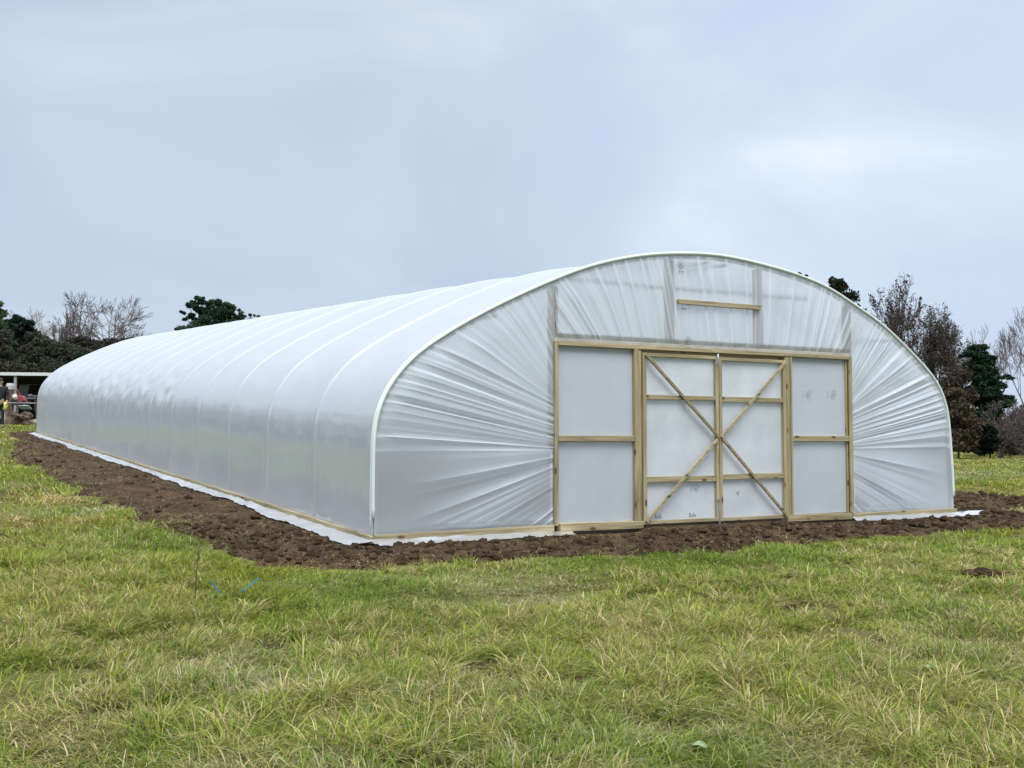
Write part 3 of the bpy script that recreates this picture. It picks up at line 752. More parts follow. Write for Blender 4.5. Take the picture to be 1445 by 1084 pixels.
def bare_tree(px, ytop, d, wpx, label, seed, mat=BARK, mx=5, kids=4, minr=.012, trunk=.25, spread=.7, up=.12, rad=.2, stems=1, leaves=None, group='bare winter trees'):
    o, z = tree_root('bare_tree', px, d, label, 'tree', group); H = top_h(ytop, d, z); Wd = wpx * d / FPX
    lb = Limbs(seed); lb.minr = 0
    for k in range(stems):
        rr = random.Random(seed + k); ms = stems > 1
        p = Vector((rr.uniform(-.05, .05) * ms, rr.uniform(-.05, .05) * ms, 0)); dr = Vector((rr.gauss(0, .08 + .2 * ms), rr.gauss(0, .08 + .2 * ms), 1)).normalized()
        for i in range(4):
            q = p + dr * trunk / 4; lb.seg(p, q, 1 - .06 * i, 1 - .06 * (i + 1)); p = q
        lb.grow(p, dr, .32, .76, 0, mx, up, spread, .13, kids, .68)
    lb.fit(H, Wd)
    A = np.array(lb.a); A[:, 6:] = np.maximum(A[:, 6:] * rad, minr); lb.a = A.tolist()
    trunk_a = [s_ for s_ in lb.a if s_[6] > rad * .5]; tw = [s_ for s_ in lb.a if s_[6] <= rad * .5]
    lt = Limbs(0); lt.a = trunk_a; lt.mesh('trunk', mat, o, None)
    lt.a = tw; lt.mesh('crown', mat, o, None)
    if leaves:
        cols, per, size, frac, cr = leaves; rr = random.Random(seed)
        tp = [t for t in lb.tips if rr.random() < frac]
        V, Fq, T = leaf_cloud([tuple(t) for t in tp], [(cr, cr, cr * 1.5)] * len(tp), per, size, cols, seed, .2)
        raw_mesh('leaves', V, [Fq], LEAF, o, tint=T)
    return o

GREY_T = 'bare winter trees in the wood behind the shed'; RT_ = 'bare trees right of the tunnel'
bare_tree(30, 433, 112, 120, 'pale bare tree behind the dark ivy-covered tree', 11, BARKP, 5, 3.9, .010, .3, .65, .04, group=GREY_T)
bare_tree(86, 430, 100, 100, 'bare tree with several upright limbs, shorter, left of the twin trees', 23, BARK, 5, 3.8, .011, .3, .6, .06, .3, 3, group=GREY_T)
bare_tree(131, 410, 95, 112, 'tallest bare tree, left one of the tall pair beyond the tunnel', 37, BARK, 5, 3.9, .012, .33, .75, .05, .36, group=GREY_T)
bare_tree(162, 413, 95, 122, 'tall bare tree, right one of the tall pair beyond the tunnel', 44, BARK, 5, 3.9, .012, .33, .75, .05, .36, group=GREY_T)
bare_tree(194, 455, 105, 80, 'low pinkish bare tree on the tunnel roofline right of the tall pair', 53, BARKP, 5, 4, .010, .25, .7, .04, group=GREY_T)
bare_tree(1438, 428, 66, 120, 'tall thin bare tree at the right edge of the picture', 61, BARK, 5, 3.2, .007, .22, .55, .07, .13, 2, group=RT_)
bare_tree(1372, 452, 80, 130, 'pale bare tree rising behind the dark conifer', 67, BARKP, 5, 3.4, .008, .3, .5, .08, .13, 2, group=RT_)
bare_tree(1258, 388, 70, 200, 'wide tree with dark red seed clusters behind the tunnel arch', 71, BARKB, 5, 4.0, .010, .2, .65, .06, .26, 3,
          leaves=([(.06, .032, .028), (.05, .034, .026), (.07, .042, .035)], 5, .085, .26, .12), group=RT_)
bare_tree(1326, 430, 68, 165, 'brown leaved tree with dense twigs between seed tree and conifer', 83, BARKB, 5, 4.0, .011, .15, .7, .05, .18, 3,
          leaves=([(.105, .088, .064), (.085, .072, .053), (.075, .063, .048)], 6, .07, .5, .2), group=RT_)
bare_tree(1412, 560, 60, 100, 'scrubby leafless tree low beside the dark holly bush', 89, BARK, 5, 3.5, .008, .1, .8, .03, .08, 3, group=RT_)

def clump_tree(name, px, d, label, cat, group, clumps, cols, size, per, mat=BARKB, seed=1, depth=1.0, trunk_r=None, shell=.5, flat=0, branches=True):
    """clumps: (px, py, rx px, rz px) of the foliage masses seen in the photograph"""
    o, z = tree_root(name, px, d, label, cat, group); k = d / FPX; r = random.Random(seed); loc = np.array(o.location)
    cs, rs = [], []
    for (cx_, cy_, rx, rz) in clumps:
        n = max(3, int(rx * rz / 7))
        for i in range(n):
            a = r.uniform(0, 2 * PI); q = math.sqrt(r.random()) * .85
            dd = r.uniform(-1, 1) * rx * k * depth
            p = at(cx_ + rx * q * math.cos(a), cy_ + rz * q * math.sin(a), d) + FW * dd
            cs.append(tuple(p - loc)); s_ = r.uniform(.36, .62); rs.append((rx * k * s_, rx * k * s_, rz * k * s_ * .85))
    trunk_r = trunk_r or (.05 if cat in ('shrub', 'bush') else .2)
    V, Fq, T = leaf_cloud(cs, rs, per, size, cols, seed, shell, flat)
    raw_mesh('crown', V, [Fq], LEAF, o, tint=T)
    m = MB(); top = max(c[2] for c in cs)
    m.tube([(0, 0, 0), (.1, 0, top * .4), (-.1, .1, top * .75), (0, 0, top * .95)], [trunk_r, trunk_r * .75, trunk_r * .5, trunk_r * .15], 7)
    if branches:
        for c in r.sample(cs, min(len(cs), 26)):
            zb = max(c[2] * r.uniform(.6, .85), .3); m.tube([(0, 0, zb), (c[0] * .5, c[1] * .5, (zb + c[2]) / 2 + .1), c], [trunk_r * .35, trunk_r * .2, .02], 5, False)
    m.build('trunk', mat, o, smooth=True)
    return o
PINE = [(.024, .055, .035), (.036, .072, .042), (.018, .045, .032), (.045, .08, .045)]
PG = 'pines beyond the tunnel roof'
clump_tree('pine_tree', 288, 90, 'tallest dark pine above the tunnel roof', 'tree', PG,
    [(283, 424, 9, 6), (272, 430, 8, 5), (294, 430, 9, 7), (281, 438, 12, 7), (298, 441, 8, 6), (270, 447, 9, 5), (286, 452, 16, 7), (262, 450, 6, 3), (258, 441, 4, 3), (256, 464, 9, 3), (280, 466, 22, 8), (285, 485, 28, 14)],
    PINE, .12, 70, seed=3)
clump_tree('pine_tree', 318, 88, 'second dark pine, rounder, right of the tallest pine', 'tree', PG,
    [(312, 431, 11, 6), (322, 436, 10, 7), (309, 444, 10, 8), (326, 448, 9, 8), (316, 456, 17, 9), (330, 432 + 6, 5, 5), (318, 475, 26, 14)], PINE, .12, 72, seed=5)
clump_tree('pine_tree', 341, 92, 'small pine with a loose top, third along the tunnel roof', 'tree', PG,
    [(339, 440, 5, 4), (342, 446, 6, 4), (338, 452, 7, 4), (342, 462, 14, 9)], PINE, .11, 60, seed=8)
clump_tree('pine_tree', 358, 95, 'smallest pine tip, furthest right along the roof', 'tree', PG,
    [(356, 445, 4, 3), (366, 448, 3, 3), (358, 450, 9, 3), (354, 462, 14, 9)], PINE, .11, 50, seed=9)
DARKG = [(.022, .042, .028), (.03, .054, .034), (.018, .034, .024)]
OLIVE = [(.08, .085, .058), (.066, .076, .052), (.088, .082, .06), (.05, .066, .046)]
BROWN = [(.105, .080, .05), (.085, .064, .042), (.07, .058, .038)]
clump_tree('ivy_tree', 24, 84, 'dark ivy-covered tree with a ragged broad top, left of the bare trees', 'tree', None,
    [(24, 450, 6, 5), (12, 456, 10, 6), (36, 456, 10, 6), (20, 470, 20, 11), (38, 466, 9, 8), (18, 488, 17, 12), (28, 505, 16, 13), (20, 525, 24, 14)], DARKG, .2, 70, seed=12, shell=.6)
clump_tree('evergreen_tree', -8, 78, 'light green evergreen at the left edge', 'tree', None,
    [(-6, 432, 9, 6), (-4, 444, 11, 7), (-10, 456, 14, 9), (-14, 480, 18, 16), (-14, 510, 20, 18)], [(.07, .12, .05), (.09, .14, .07)], .16, 60, seed=13)
WG = 'undergrowth trees at the edge of the wood behind the shed'
clump_tree('shrub', 55, 80, 'brown twiggy thicket right of the ivy-covered tree', 'shrub', WG, [(52, 478, 12, 12), (62, 490, 14, 14), (46, 500, 15, 14), (60, 515, 20, 14)], OLIVE, .11, 130, seed=14)
clump_tree('shrub', 4, 76, 'olive brown thicket at the far left over the shed roof', 'shrub', WG, [(2, 480, 14, 14), (0, 502, 20, 16), (4, 520, 20, 12)], OLIVE, .11, 130, seed=15)
clump_tree('shrub', 92, 86, 'dark low thicket below the bare trees, over the shed end', 'shrub', WG, [(92, 494, 16, 12), (80, 508, 20, 12), (105, 505, 16, 14), (95, 525, 30, 14)], OLIVE[1:], .12, 120, seed=16)
clump_tree('shrub', 122, 88, 'rounded dark thicket below the tall pair of bare trees', 'shrub', WG, [(116, 486, 16, 9), (130, 490, 18, 10), (122, 502, 30, 12), (150, 500, 18, 10), (176, 486, 20, 9), (130, 525, 40, 16)], [(.055, .057, .045), (.045, .048, .038), (.065, .056, .048)], .12, 120, seed=17)
clump_tree('conifer', 1182, 78, 'small dark rounded conifer top just over the arch', 'tree', None, [(1180, 398, 9, 7), (1187, 402, 10, 8), (1178, 410, 13, 8), (1185, 425, 20, 12), (1190, 460, 30, 24)], [(.028, .030, .016), (.022, .027, .016)], .12, 50, seed=18)
clump_tree('conifer', 1133, 80, 'tip of a dark conifer barely showing over the arch', 'tree', None, [(1129, 387, 3.5, 2), (1136, 389, 4, 2), (1133, 400, 9, 8), (1133, 425, 16, 14)], [(.02, .03, .02)], .10, 30, seed=19)
clump_tree('conifer', 1385, 64, 'blue green conifer with drooping layered boughs', 'tree', None,
    [(1380, 490, 12, 5), (1368, 500, 11, 6), (1390, 504, 12, 6), (1378, 516, 14, 7), (1397, 521, 11, 5), (1372, 532, 15, 7), (1392, 540, 15, 6), (1412, 533, 12, 4), (1385, 552, 16, 6), (1412, 560, 15, 5), (1426, 566, 9, 4), (1370, 566, 10, 5), (1400, 572, 17, 4), (1372, 548, 12, 7), (1384, 510, 12, 12), (1388, 530, 16, 12), (1386, 550, 18, 12), (1392, 565, 20, 9), (1404, 548, 12, 8), (1398, 512, 10, 8), (1408, 570, 18, 8), (1375, 590, 18, 12), (1395, 585, 16, 10)],
    [(.026, .054, .028), (.036, .068, .032), (.020, .044, .024)], .11, 90, seed=20, depth=.8, flat=.4)
BG = 'scrub at the foot of the trees right of the tunnel'
clump_tree('shrub', 1352, 58, 'brown bramble scrub against the right side of the tunnel', 'shrub', BG, [(1350, 585, 20, 16), (1365, 605, 24, 16), (1350, 622, 26, 16), (1375, 628, 18, 12), (1345, 560, 14, 12)], BROWN, .10, 60, seed=21)
clump_tree('holly_bush', 1396, 57, 'very dark upright holly bush in front of the scrub', 'bush', None, [(1394, 608, 9, 9), (1398, 622, 11, 11), (1394, 634, 11, 7)], [(.008, .015, .010), (.012, .020, .012)], .08, 90, seed=22)
clump_tree('shrub', 1425, 62, 'thin twiggy scrub between holly bush and picture edge', 'shrub', BG, [(1418, 622, 14, 12), (1436, 628, 16, 12), (1450, 615, 16, 16)], [(.06, .045, .035), (.05, .042, .03)], .07, 26, BARK, seed=23)
clump_tree('shrub', 1432, 70, 'tall dull brown thicket closing the view at the right edge', 'shrub', BG, [(1425, 612, 16, 22), (1442, 600, 16, 26), (1410, 625, 16, 14), (1455, 620, 14, 18), (1436, 634, 24, 8)], [(.075, .062, .05), (.06, .052, .042), (.05, .048, .036)], .09, 46, BARK, seed=31)
clump_tree('shrub', 1352, 63, 'mid brown thicket against the arch, left of the conifer', 'shrub', BG, [(1342, 545, 13, 16), (1354, 530, 13, 14), (1362, 560, 14, 16), (1350, 580, 16, 12)], [(.085, .068, .05), (.07, .056, .042), (.06, .05, .038)], .09, 44, BARKB, seed=32)
clump_tree('shrub', 1385, 66, 'brown leafed scrub below the blue green conifer', 'shrub', BG, [(1375, 592, 16, 12), (1395, 596, 16, 10), (1415, 605, 16, 12)], [(.045, .036, .022), (.035, .034, .02)], .10, 40, seed=24)

# the wood goes on to the left of the picture, where the left wall mirrors it
HL = ('nearest the shed', 'second from the shed', 'third from the shed, tallest', 'fourth from the shed', 'fifth from the shed', 'sixth from the shed', 'farthest from the shed')
for i, (x, y, h, w) in enumerate(((-10, 74, 12, 12), (-19, 70, 10, 12), (-28, 67, 14, 12), (-38, 62, 11, 13), (-48, 57, 12, 13), (-58, 50, 10, 13), (-67, 41, 12, 13))):
    r = random.Random(i + 60); o = empty('wood_tree', (x, y, gz(x, y)))
    tag(o, 'leafy dark tree at the wood edge, ' + HL[i], 'tree', 'wood edge trees left of the shed')
    cs = [(r.uniform(-.5, .5) * w, r.uniform(-.5, .5) * w, r.uniform(.0, 1) ** 1.1 * .95 * h) for _ in range(60)]
    V, Fq, T = leaf_cloud(cs, [(w * .17, w * .17, h * .13)] * 60, 70, .30, OLIVE + DARKG, i + 70)
    raw_mesh('crown', V, [Fq], LEAF, o, tint=T)
    MB().tube([(0, 0, 0), (.1, .1, h * .5), (0, 0, h * .85)], [.25, .18, .05], 7).build('trunk', BARKB, o, smooth=True)

# ------------------------------------------------------------------ open shed behind the far end
SH = at(30, 620, 60); shz = gz(SH[0], SH[1])
shed = empty('open_shed', (SH[0], SH[1], shz)); shed.rotation_euler = (0, 0, math.atan2(-.36, .93) * 1.0)
tag(shed, 'long open-fronted shed with dark inside and a pale roof edge', 'shed')
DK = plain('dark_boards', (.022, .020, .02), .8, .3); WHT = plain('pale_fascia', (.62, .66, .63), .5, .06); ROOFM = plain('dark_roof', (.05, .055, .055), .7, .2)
GREYP = plain('grey_post', (.30, .31, .31), .7, .15)
eh = (620 - 530) / FPX * 60 + 1.09 - shz
MB().box(-5.5, 5.0, .0, .06, eh, eh + .17).build('fascia', WHT, shed)
m = MB(); m.v = [(-5.5, .062, eh + .10), (5, .062, eh + .10), (5, 5.2, eh - .25), (-5.5, 5.2, eh - .25), (-5.5, .062, eh + .16), (5, .062, eh + .16), (5, 5.2, eh - .19), (-5.5, 5.2, eh - .19)]
m.f = [(0, 3, 2, 1), (4, 5, 6, 7), (0, 1, 5, 4), (1, 2, 6, 5), (2, 3, 7, 6), (3, 0, 4, 7)]; m.build('roof', ROOFM, shed)
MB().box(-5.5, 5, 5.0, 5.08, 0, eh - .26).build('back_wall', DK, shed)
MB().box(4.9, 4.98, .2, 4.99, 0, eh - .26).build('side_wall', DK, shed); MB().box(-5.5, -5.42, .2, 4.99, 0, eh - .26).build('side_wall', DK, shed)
for x in (-3.9, -.40, 1.33, 3.4):
    wq = .07 if x == -.40 else .05
    MB().box(x - wq, x + wq, .08, .08 + 2 * wq, 0, eh).build('post', GREYP, shed, bevel=.01)
def shedpt(px, py, d):
    return at(px, py, d)
def box_thing(name, label, cat, px0, px1, py0, py1, d, dep, mat, extra=None, group=None, bev=.04):
    k = d / FPX; p = at((px0 + px1) / 2, py1, d); w = (px1 - px0) * k; h = (py1 - py0) * k
    o = empty(name, tuple(p)); o.rotation_euler = (0, 0, -PI / 6); tag(o, label, cat, group)
    return o, w, h
# pale board leaning inside
o, w, h = box_thing('leaning_board', 'pale grey board leaning inside the shed', 'board', 23, 37, 543, 567, 62, .1, None)
m = MB(); m.v = [(-w / 2, 0, 0), (w / 2, 0, 0), (w / 2, .35, h), (-w / 2, .35, h), (-w / 2, .04, 0), (w / 2, .04, 0), (w / 2, .39, h), (-w / 2, .39, h)]
m.f = [(0, 1, 2, 3), (7, 6, 5, 4), (0, 4, 5, 1), (1, 5, 6, 2), (2, 6, 7, 3), (3, 7, 4, 0)]; m.build('panel', plain('pale_board', (.20, .22, .24), .6), o)
# water tank with a pale lid over rusty drum
o, w, h = box_thing('storage_tank', 'pale topped rusty storage tank beside the shed post', 'tank', 8, 19, 541, 590, 55, 1, None)
RUST = plain('rust', (.12, .065, .045), .85, .4, 5)
m = MB().tube([(0, 0, 0), (0, 0, h * .82)], w * .48, 14); m.tube([(0, 0, h * .3), (0, 0, h * .33)], w * .5, 14); m.tube([(0, 0, h * .6), (0, 0, h * .63)], w * .5, 14); m.build('drum', RUST, o)
MB().tube([(0, 0, h * .822), (0, 0, h * .93), (0, 0, h)], [w * .54, w * .54, w * .42], 14).build('lid', plain('pale_lid', (.42, .43, .40), .6), o)
# red machine
o, w, h = box_thing('garden_machine', 'small red garden machine with a raised handle in front of the shed', 'machine', 23, 39, 549, 572, 56, 1, None)
RED = plain('red_paint', (.24, .035, .04), .45, .15); k = w
m = MB(); m.v = [(-.28, -.2, .1), (.28, -.2, .1), (.28, .2, .1), (-.28, .2, .1), (-.16, -.14, .48), (.10, -.14, .48), (.10, .14, .48), (-.16, .14, .48)]
m.f = [(0, 3, 2, 1), (4, 5, 6, 7), (0, 1, 5, 4), (1, 2, 6, 5), (2, 3, 7, 6), (3, 0, 4, 7)]; bo = m.build('hood', RED, o, bevel=.05)
for s in (-1, 1): MB().tube([(-.1, s * .12, .4), (-.22, s * .14, .62), (-.36, s * .16, .86)], .022, 6).build('handle', RED, o)
for x in (-.2, .22):
    for s in (-1, 1): MB().tube([(x, s * .22, .12), (x, s * .29, .12)], .12, 14).build('wheel', BLACK, o)
# white drum, stool and bench
o, w, h = box_thing('bucket', 'white bucket on its side left of the red machine', 'bucket', 16, 23, 557, 572, 55, 1, None)
MB().tube([(-.13, 0, .42), (.12, .05, .42)], [.13, .11], 14).build('pail', plain('white_plastic', (.7, .7, .68), .5), o); MB().box(-.16, .16, -.13, .13, .0, .28).build('crate', DK, o)
o, w, h = box_thing('workbench', 'dark workbench with clutter right of the red machine', 'bench', 38, 52, 556, 580, 58, 1, None)
MB().box(-.3, .3, -.3, .3, .62, .68).build('top', plain('grey_top', (.16, .17, .19), .6), o)
for a in (-.26, .26):
    for b in (-.26, .26): MB().box(a - .03, a + .03, b - .03, b + .03, 0, .619).build('leg', DK, o)
m = MB(); m.lump((-.1, 0, .78), (.14, .12, .1), 3); m.lump((.14, .05, .75), (.1, .12, .07), 4); m.build('clutter', plain('clutter', (.09, .085, .10), .8), o)
# wire fence
fd = 48; f0 = at(-30, 568, fd); f1 = at(70, 569.5, fd); gzf = lambda p: gz(p[0], p[1])
fence = empty('wire_fence', (f0[0], f0[1], gzf(f0))); tag(fence, 'low post and rail fence in front of the shed', 'fence')
fl = Vector(fence.location)
MB().tube([tuple(Vector(f0) - fl), tuple(Vector(f1) - fl)], .028, 6).build('rail', plain('grey_rail', (.28, .26, .23), .8), fence)
for t in (0, .28, .55, .82, 1.0):
    p = f0 * (1 - t) + f1 * t; q = Vector(p) - fl; MB().tube([(q.x, q.y, gzf(p) - fl.z - .1), (q.x, q.y, q.z + .12)], .04, 7).build('post', BARKB, fence)
# heap of soil and brush, with rubble and sheet
p = at(14, 590, 46); g0 = gz(p[0], p[1]); m = MB()
for i in range(22):
    r = random.Random(i + 5); m.lump((r.uniform(-1.5, .7), r.uniform(-.5, .5), r.uniform(.05, .42)), (r.uniform(.18, .34), r.uniform(.18, .3), r.uniform(.12, .24)), i, 9, 6, .35)
o = m.build('earth_heap', plain('heap_earth', (.095, .065, .045), .95, .5, 9)); o.location = (p[0], p[1], g0); o.rotation_euler = (0, 0, -PI / 6); tag(o, 'brown heap of earth and roots in front of the fence', 'heap')
p = at(40, 590, 46.5); m = MB()
for i in range(16):
    r = random.Random(i + 95); m.lump((r.uniform(-.45, .5), r.uniform(-.3, .3), r.uniform(.02, .22)), (r.uniform(.09, .2), r.uniform(.09, .17), r.uniform(.06, .13)), i + 40, 8, 5, .35)
o = m.build('rubble_heap', plain('rubble', (.34, .30, .19), .95, .4, 9)); o.location = (p[0], p[1], gz(p[0], p[1])); o.rotation_euler = (0, 0, -PI / 6); tag(o, 'pale yellowish heap of rubble beside the tunnel end', 'heap')
p = at(35, 577, 49); m = MB(); n = 8; Vv = []
o = sheet('plastic_sheet', -.24, .24, -.2, .2, 0, plain('bluish_sheet', (.42, .50, .56), .5, .1), None, .09, 5, 12, 12)
o.rotation_euler = (PI / 2.6, 0, -PI / 6); o.location = (p[0], p[1], p[2] + .05); tag(o, 'crumpled bluish sheet on the ground below the rail', 'sheet')
so = o.modifiers.new('s', 'SOLIDIFY'); so.thickness = .03
m = MB()
for i in range(12):
    r = random.Random(i + 195); m.lump((r.uniform(-.4, .4), r.uniform(-.1, .3), r.uniform(-.3, -.05)), (.2, .2, .2), i + 140, 8, 5, .35)
o = m.build('brush_heap', plain('brush_heap', (.07, .055, .045), .95, .5, 9)); o.location = (p[0], p[1] + .3, gz(p[0], p[1]) + .32); tag(o, 'low dark brush heap under the bluish sheet', 'heap')

# ------------------------------------------------------------------ person at the left edge
pp = at(-1, 601, 39); pz = gz(pp[0], pp[1])
person = empty('person', (pp[0], pp[1], pz)); person.rotation_euler = (0, 0, -PI / 6 + .25)
tag(person, 'person in dark jacket and trousers standing at the left edge by the tunnel end', 'person')
SKIN = plain('skin', (.42, .24, .17), .55, .06); CLOTH = plain('dark_cloth', (.014, .015, .02), .9, .3); TRO = plain('dark_trousers', (.018, .019, .022), .9, .3)
HIV = plain('hi_vis', (.62, .72, .12), .6, .1); REF = plain('reflective_band', (.62, .64, .62), .4, .05); HAIR = plain('dark_hair', (.03, .02, .015), .8, .3)
def skinned(name, verts, edges, radii, mat, root=0, parent=person, sub=2):
    me = bpy.data.meshes.new(name); me.from_pydata(verts, edges, []); me.update(); me.materials.append(mat)
    o = bpy.data.objects.new(name, me); COL.objects.link(o); o.parent = parent
    md = o.modifiers.new('skin', 'SKIN'); md.use_smooth_shade = True
    if not me.skin_vertices: me.attributes.new  # layer is made by the modifier
    for i, r in enumerate(radii):
        me.skin_vertices[0].data[i].radius = r if hasattr(r, '__len__') else (r, r)
        me.skin_vertices[0].data[i].use_root = (i == root)
    sb = o.modifiers.new('sub', 'SUBSURF'); sb.levels = sub; sb.render_levels = sub
    return o
# body: pelvis, spine, neck, head, arms with hands, legs with feet
BV = [(0, 0, .95), (0, -.01, 1.18), (0, 0, 1.40), (0, .0, 1.50), (0, -.01, 1.60), (0, -.01, 1.70),
      (.19, 0, 1.42), (.25, .01, 1.14), (.25, -.12, .96), (.24, -.17, .90),
      (-.19, 0, 1.42), (-.25, .01, 1.14), (-.22, -.14, .99), (-.20, -.19, .95),
      (.10, 0, .88), (.12, -.01, .50), (.12, .02, .10), (.13, -.10, .04), (-.10, 0, .88), (-.13, .02, .50), (-.14, .05, .10), (-.15, -.06, .04)]
BE = [(0, 1), (1, 2), (2, 3), (3, 4), (4, 5), (2, 6), (6, 7), (7, 8), (8, 9), (2, 10), (10, 11), (11, 12), (12, 13), (0, 14), (14, 15), (15, 16), (16, 17), (0, 18), (18, 19), (19, 20), (20, 21)]
BR = [.12, .12, (.13, .10), .055, .075, (.085, .095), .06, .043, .03, .03, .06, .043, .03, .03, .085, .058, .042, .035, .085, .058, .042, .035]
skinned('body', BV, BE, BR, SKIN)
MB().lump((0, -.105, 1.625), (.016, .022, .022), 2, 8, 6, .0).build('nose', SKIN, person, smooth=True)
for s in (-1, 1):
    MB().lump((s * .032, -.085, 1.655), (.012, .010, .009), 3, 8, 6, .0).build('eye', BLACK, person, smooth=True)
    MB().lump((s * .085, .0, 1.63), (.012, .022, .032), 4, 8, 6, .0).build('ear', SKIN, person, smooth=True)
    hx, hy, hz = (.24, -.17, .90) if s > 0 else (-.20, -.19, .95)
    m = MB()
    for k in range(4):
        ox = (k - 1.5) * .018; l_ = (.06, .07, .066, .052)[k]
        m.tube([(hx + ox, hy - .01, hz - .02), (hx + ox, hy - .03, hz - .02 - l_ * .6), (hx + ox, hy - .02, hz - .02 - l_)], [.009, .008, .006], 6)
    m.tube([(hx - s * .03, hy, hz + .01), (hx - s * .045, hy - .03, hz - .03)], [.010, .008], 6); m.build('fingers', SKIN, person, smooth=True)
MB().lump((0, .015, 1.70), (.095, .105, .095), 5, 12, 8, .03).build('hair', HAIR, person, smooth=True)
skinned('jacket', [(0, 0, .92), (0, 0, 1.18), (0, .005, 1.40), (0, 0, 1.49), (.20, 0, 1.42), (.255, .01, 1.14), (.25, -.11, .98), (-.20, 0, 1.42), (-.255, .01, 1.14), (-.22, -.13, 1.01)],
        [(0, 1), (1, 2), (2, 3), (2, 4), (4, 5), (5, 6), (2, 7), (7, 8), (8, 9)], [(.18, .14), (.17, .145), (.18, .14), .08, .085, .07, .05, .085, .07, .05], CLOTH)
skinned('trousers', [(0, 0, .96), (.10, 0, .86), (.12, -.01, .50), (.125, .02, .12), (-.10, 0, .86), (-.13, .02, .50), (-.14, .05, .12)],
        [(0, 1), (1, 2), (2, 3), (0, 4), (4, 5), (5, 6)], [.14, .105, .08, .065, .105, .08, .065], TRO)
for s, y0 in ((1, 0), (-1, .03)):
    skinned('boot', [(s * .125, .04 + y0, .13), (s * .13, .03 + y0, .05), (s * .14, -.12 + y0, .045)], [(0, 1), (1, 2)], [.06, .058, .05], BLACK)
MB().tube([(.20, -.16, .93), (.22, -.13, .80), (.19, -.15, .66)], [.05, .065, .07], 9).build('hi_vis_vest', HIV, person, smooth=True)
MB().tube([(.165, -.05, .68), (.185, -.055, .45), (.185, -.05, .12)], [.018, .018, .018], 6).build('trouser_stripe', REF, person, smooth=True)

# ------------------------------------------------------------------ light and sky
w = bpy.data.worlds.new('World'); S.world = w; w.use_nodes = True; nt = w.node_tree; nt.nodes.clear()
SUN_EL, SUN_AZ = math.radians(60), math.radians(196)      # azimuth from +Y towards +X
out = nt.nodes.new('ShaderNodeOutputWorld'); bg = nt.nodes.new('ShaderNodeBackground'); bg.inputs[1].default_value = .1
sky = nt.nodes.new('ShaderNodeTexSky'); sky.sky_type = 'NISHITA'; sky.sun_disc = False; sky.sun_elevation = SUN_EL; sky.sun_rotation = SUN_AZ
tc = nt.nodes.new('ShaderNodeTexCoord')
mp = nt.nodes.new('ShaderNodeMapping'); mp.inputs['Scale'].default_value = (1, 1, 1.9); mp.inputs['Location'].default_value = (-1.3, .4, .9); nt.links.new(tc.outputs['Generated'], mp.inputs[0])
n1 = N(nt, 'ShaderNodeTexNoise', Scale=2.9, Detail=7.0, Roughness=.5, Distortion=.5); nt.links.new(mp.outputs[0], n1.inputs['Vector'])
cr = ramp(nt, [(.28, (4.8, 5.5, 7.3)), (.44, (5.05, 6.0, 7.4)), (.54, (5.45, 6.4, 7.6)), (.62, (5.95, 6.8, 7.85)), (.76, (7.3, 7.8, 8.5))], n1.outputs[0])
sp = nt.nodes.new('ShaderNodeSeparateXYZ'); nt.links.new(tc.outputs['Generated'], sp.inputs[0])
zr = N(nt, 'ShaderNodeMapRange'); zr.interpolation_type = 'SMOOTHSTEP'
for k, v_ in ((1, .36), (2, .95), (3, 1.0), (4, 2.7)): zr.inputs[k].default_value = v_
nt.links.new(sp.outputs[2], zr.inputs[0])
hi = N(nt, 'ShaderNodeMix', data_type='RGBA'); zq = N(nt, 'ShaderNodeMapRange')
for k, v_ in ((1, .36), (2, .7), (3, 0.0), (4, .85)): zq.inputs[k].default_value = v_
nt.links.new(sp.outputs[2], zq.inputs[0]); nt.links.new(zq.outputs[0], hi.inputs[0]); nt.links.new(cr.outputs[0], hi.inputs[6]); hi.inputs[7].default_value = (6.15, 6.65, 7.3, 1)
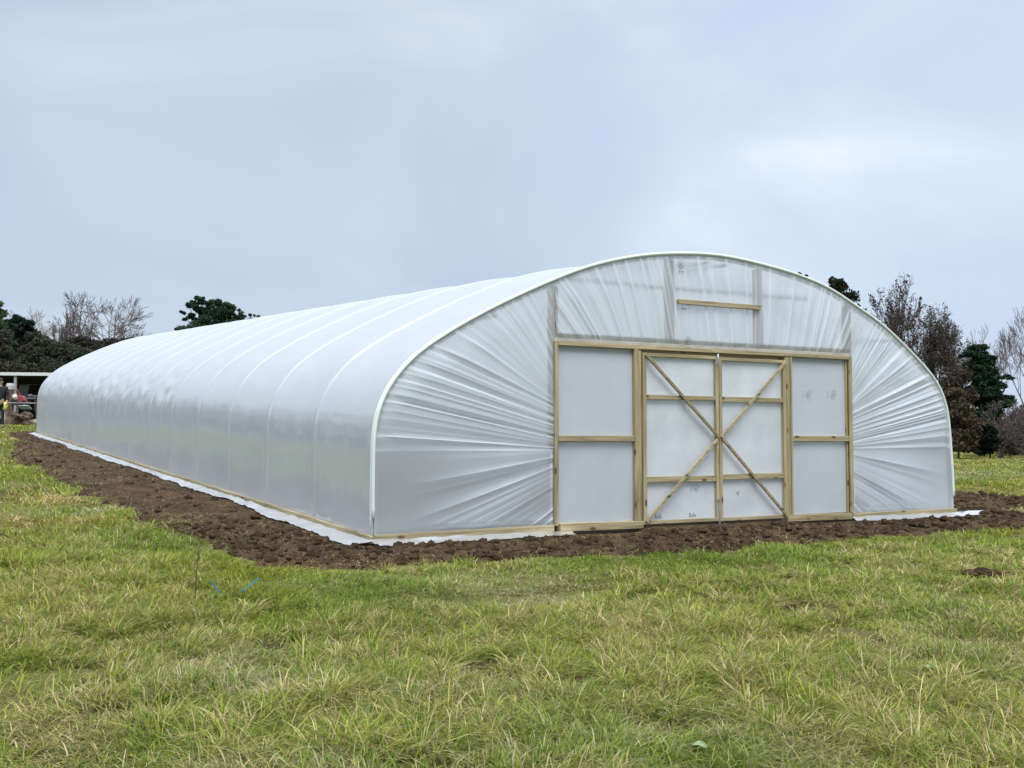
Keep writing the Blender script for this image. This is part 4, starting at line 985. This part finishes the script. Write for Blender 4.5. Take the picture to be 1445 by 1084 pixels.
mul = N(nt, 'ShaderNodeVectorMath', operation='SCALE'); bd = N(nt, 'ShaderNodeVectorMath', operation='DOT_PRODUCT'); _b = at(1330, 60, 50) - CAM; bd.inputs[1].default_value = tuple(_b / np.linalg.norm(_b)); nt.links.new(tc.outputs['Generated'], bd.inputs[0])
br = N(nt, 'ShaderNodeMapRange'); br.interpolation_type = 'SMOOTHSTEP'
for k, v_ in ((1, .90), (2, 1.0), (3, 1.0), (4, 1.16)): br.inputs[k].default_value = v_
nt.links.new(bd.outputs['Value'], br.inputs[0])
hb = N(nt, 'ShaderNodeVectorMath', operation='SCALE'); nt.links.new(hi.outputs[2], hb.inputs[0]); nt.links.new(br.outputs[0], hb.inputs['Scale']); nt.links.new(hb.outputs[0], mul.inputs[0]); nt.links.new(zr.outputs[0], mul.inputs['Scale'])
mx = N(nt, 'ShaderNodeMix', data_type='RGBA'); mx.inputs[0].default_value = .96
nt.links.new(sky.outputs[0], mx.inputs[6]); nt.links.new(mul.outputs[0], mx.inputs[7])
nt.links.new(mx.outputs[2], bg.inputs[0]); nt.links.new(bg.outputs[0], out.inputs[0])
sl = bpy.data.lights.new('sun', 'SUN'); sl.energy = 2.7; sl.angle = math.radians(32); sl.color = (1, .985, .965)
so = bpy.data.objects.new('sun', sl); COL.objects.link(so)
dv = Vector((math.sin(SUN_AZ) * math.cos(SUN_EL), math.cos(SUN_AZ) * math.cos(SUN_EL), math.sin(SUN_EL)))
so.rotation_euler = dv.to_track_quat('Z', 'Y').to_euler()

cam = bpy.data.cameras.new('camera'); co = bpy.data.objects.new('camera', cam); COL.objects.link(co)
cam.sensor_width = 36; cam.lens = 36 * FPX / 1445; cam.clip_end = 3000; cam.clip_start = .05
co.location = tuple(CAM)
fwd = Vector((FW[0] * math.cos(PITCH), FW[1] * math.cos(PITCH), math.sin(PITCH))); co.rotation_euler = fwd.to_track_quat('-Z', 'Y').to_euler()
S.camera = co
S.view_settings.view_transform = 'Standard'; S.view_settings.look = 'None'; S.view_settings.exposure = .12; S.view_settings.gamma = 1
S.cycles.max_bounces = 10; S.cycles.transparent_max_bounces = 12; S.cycles.transmission_bounces = 6
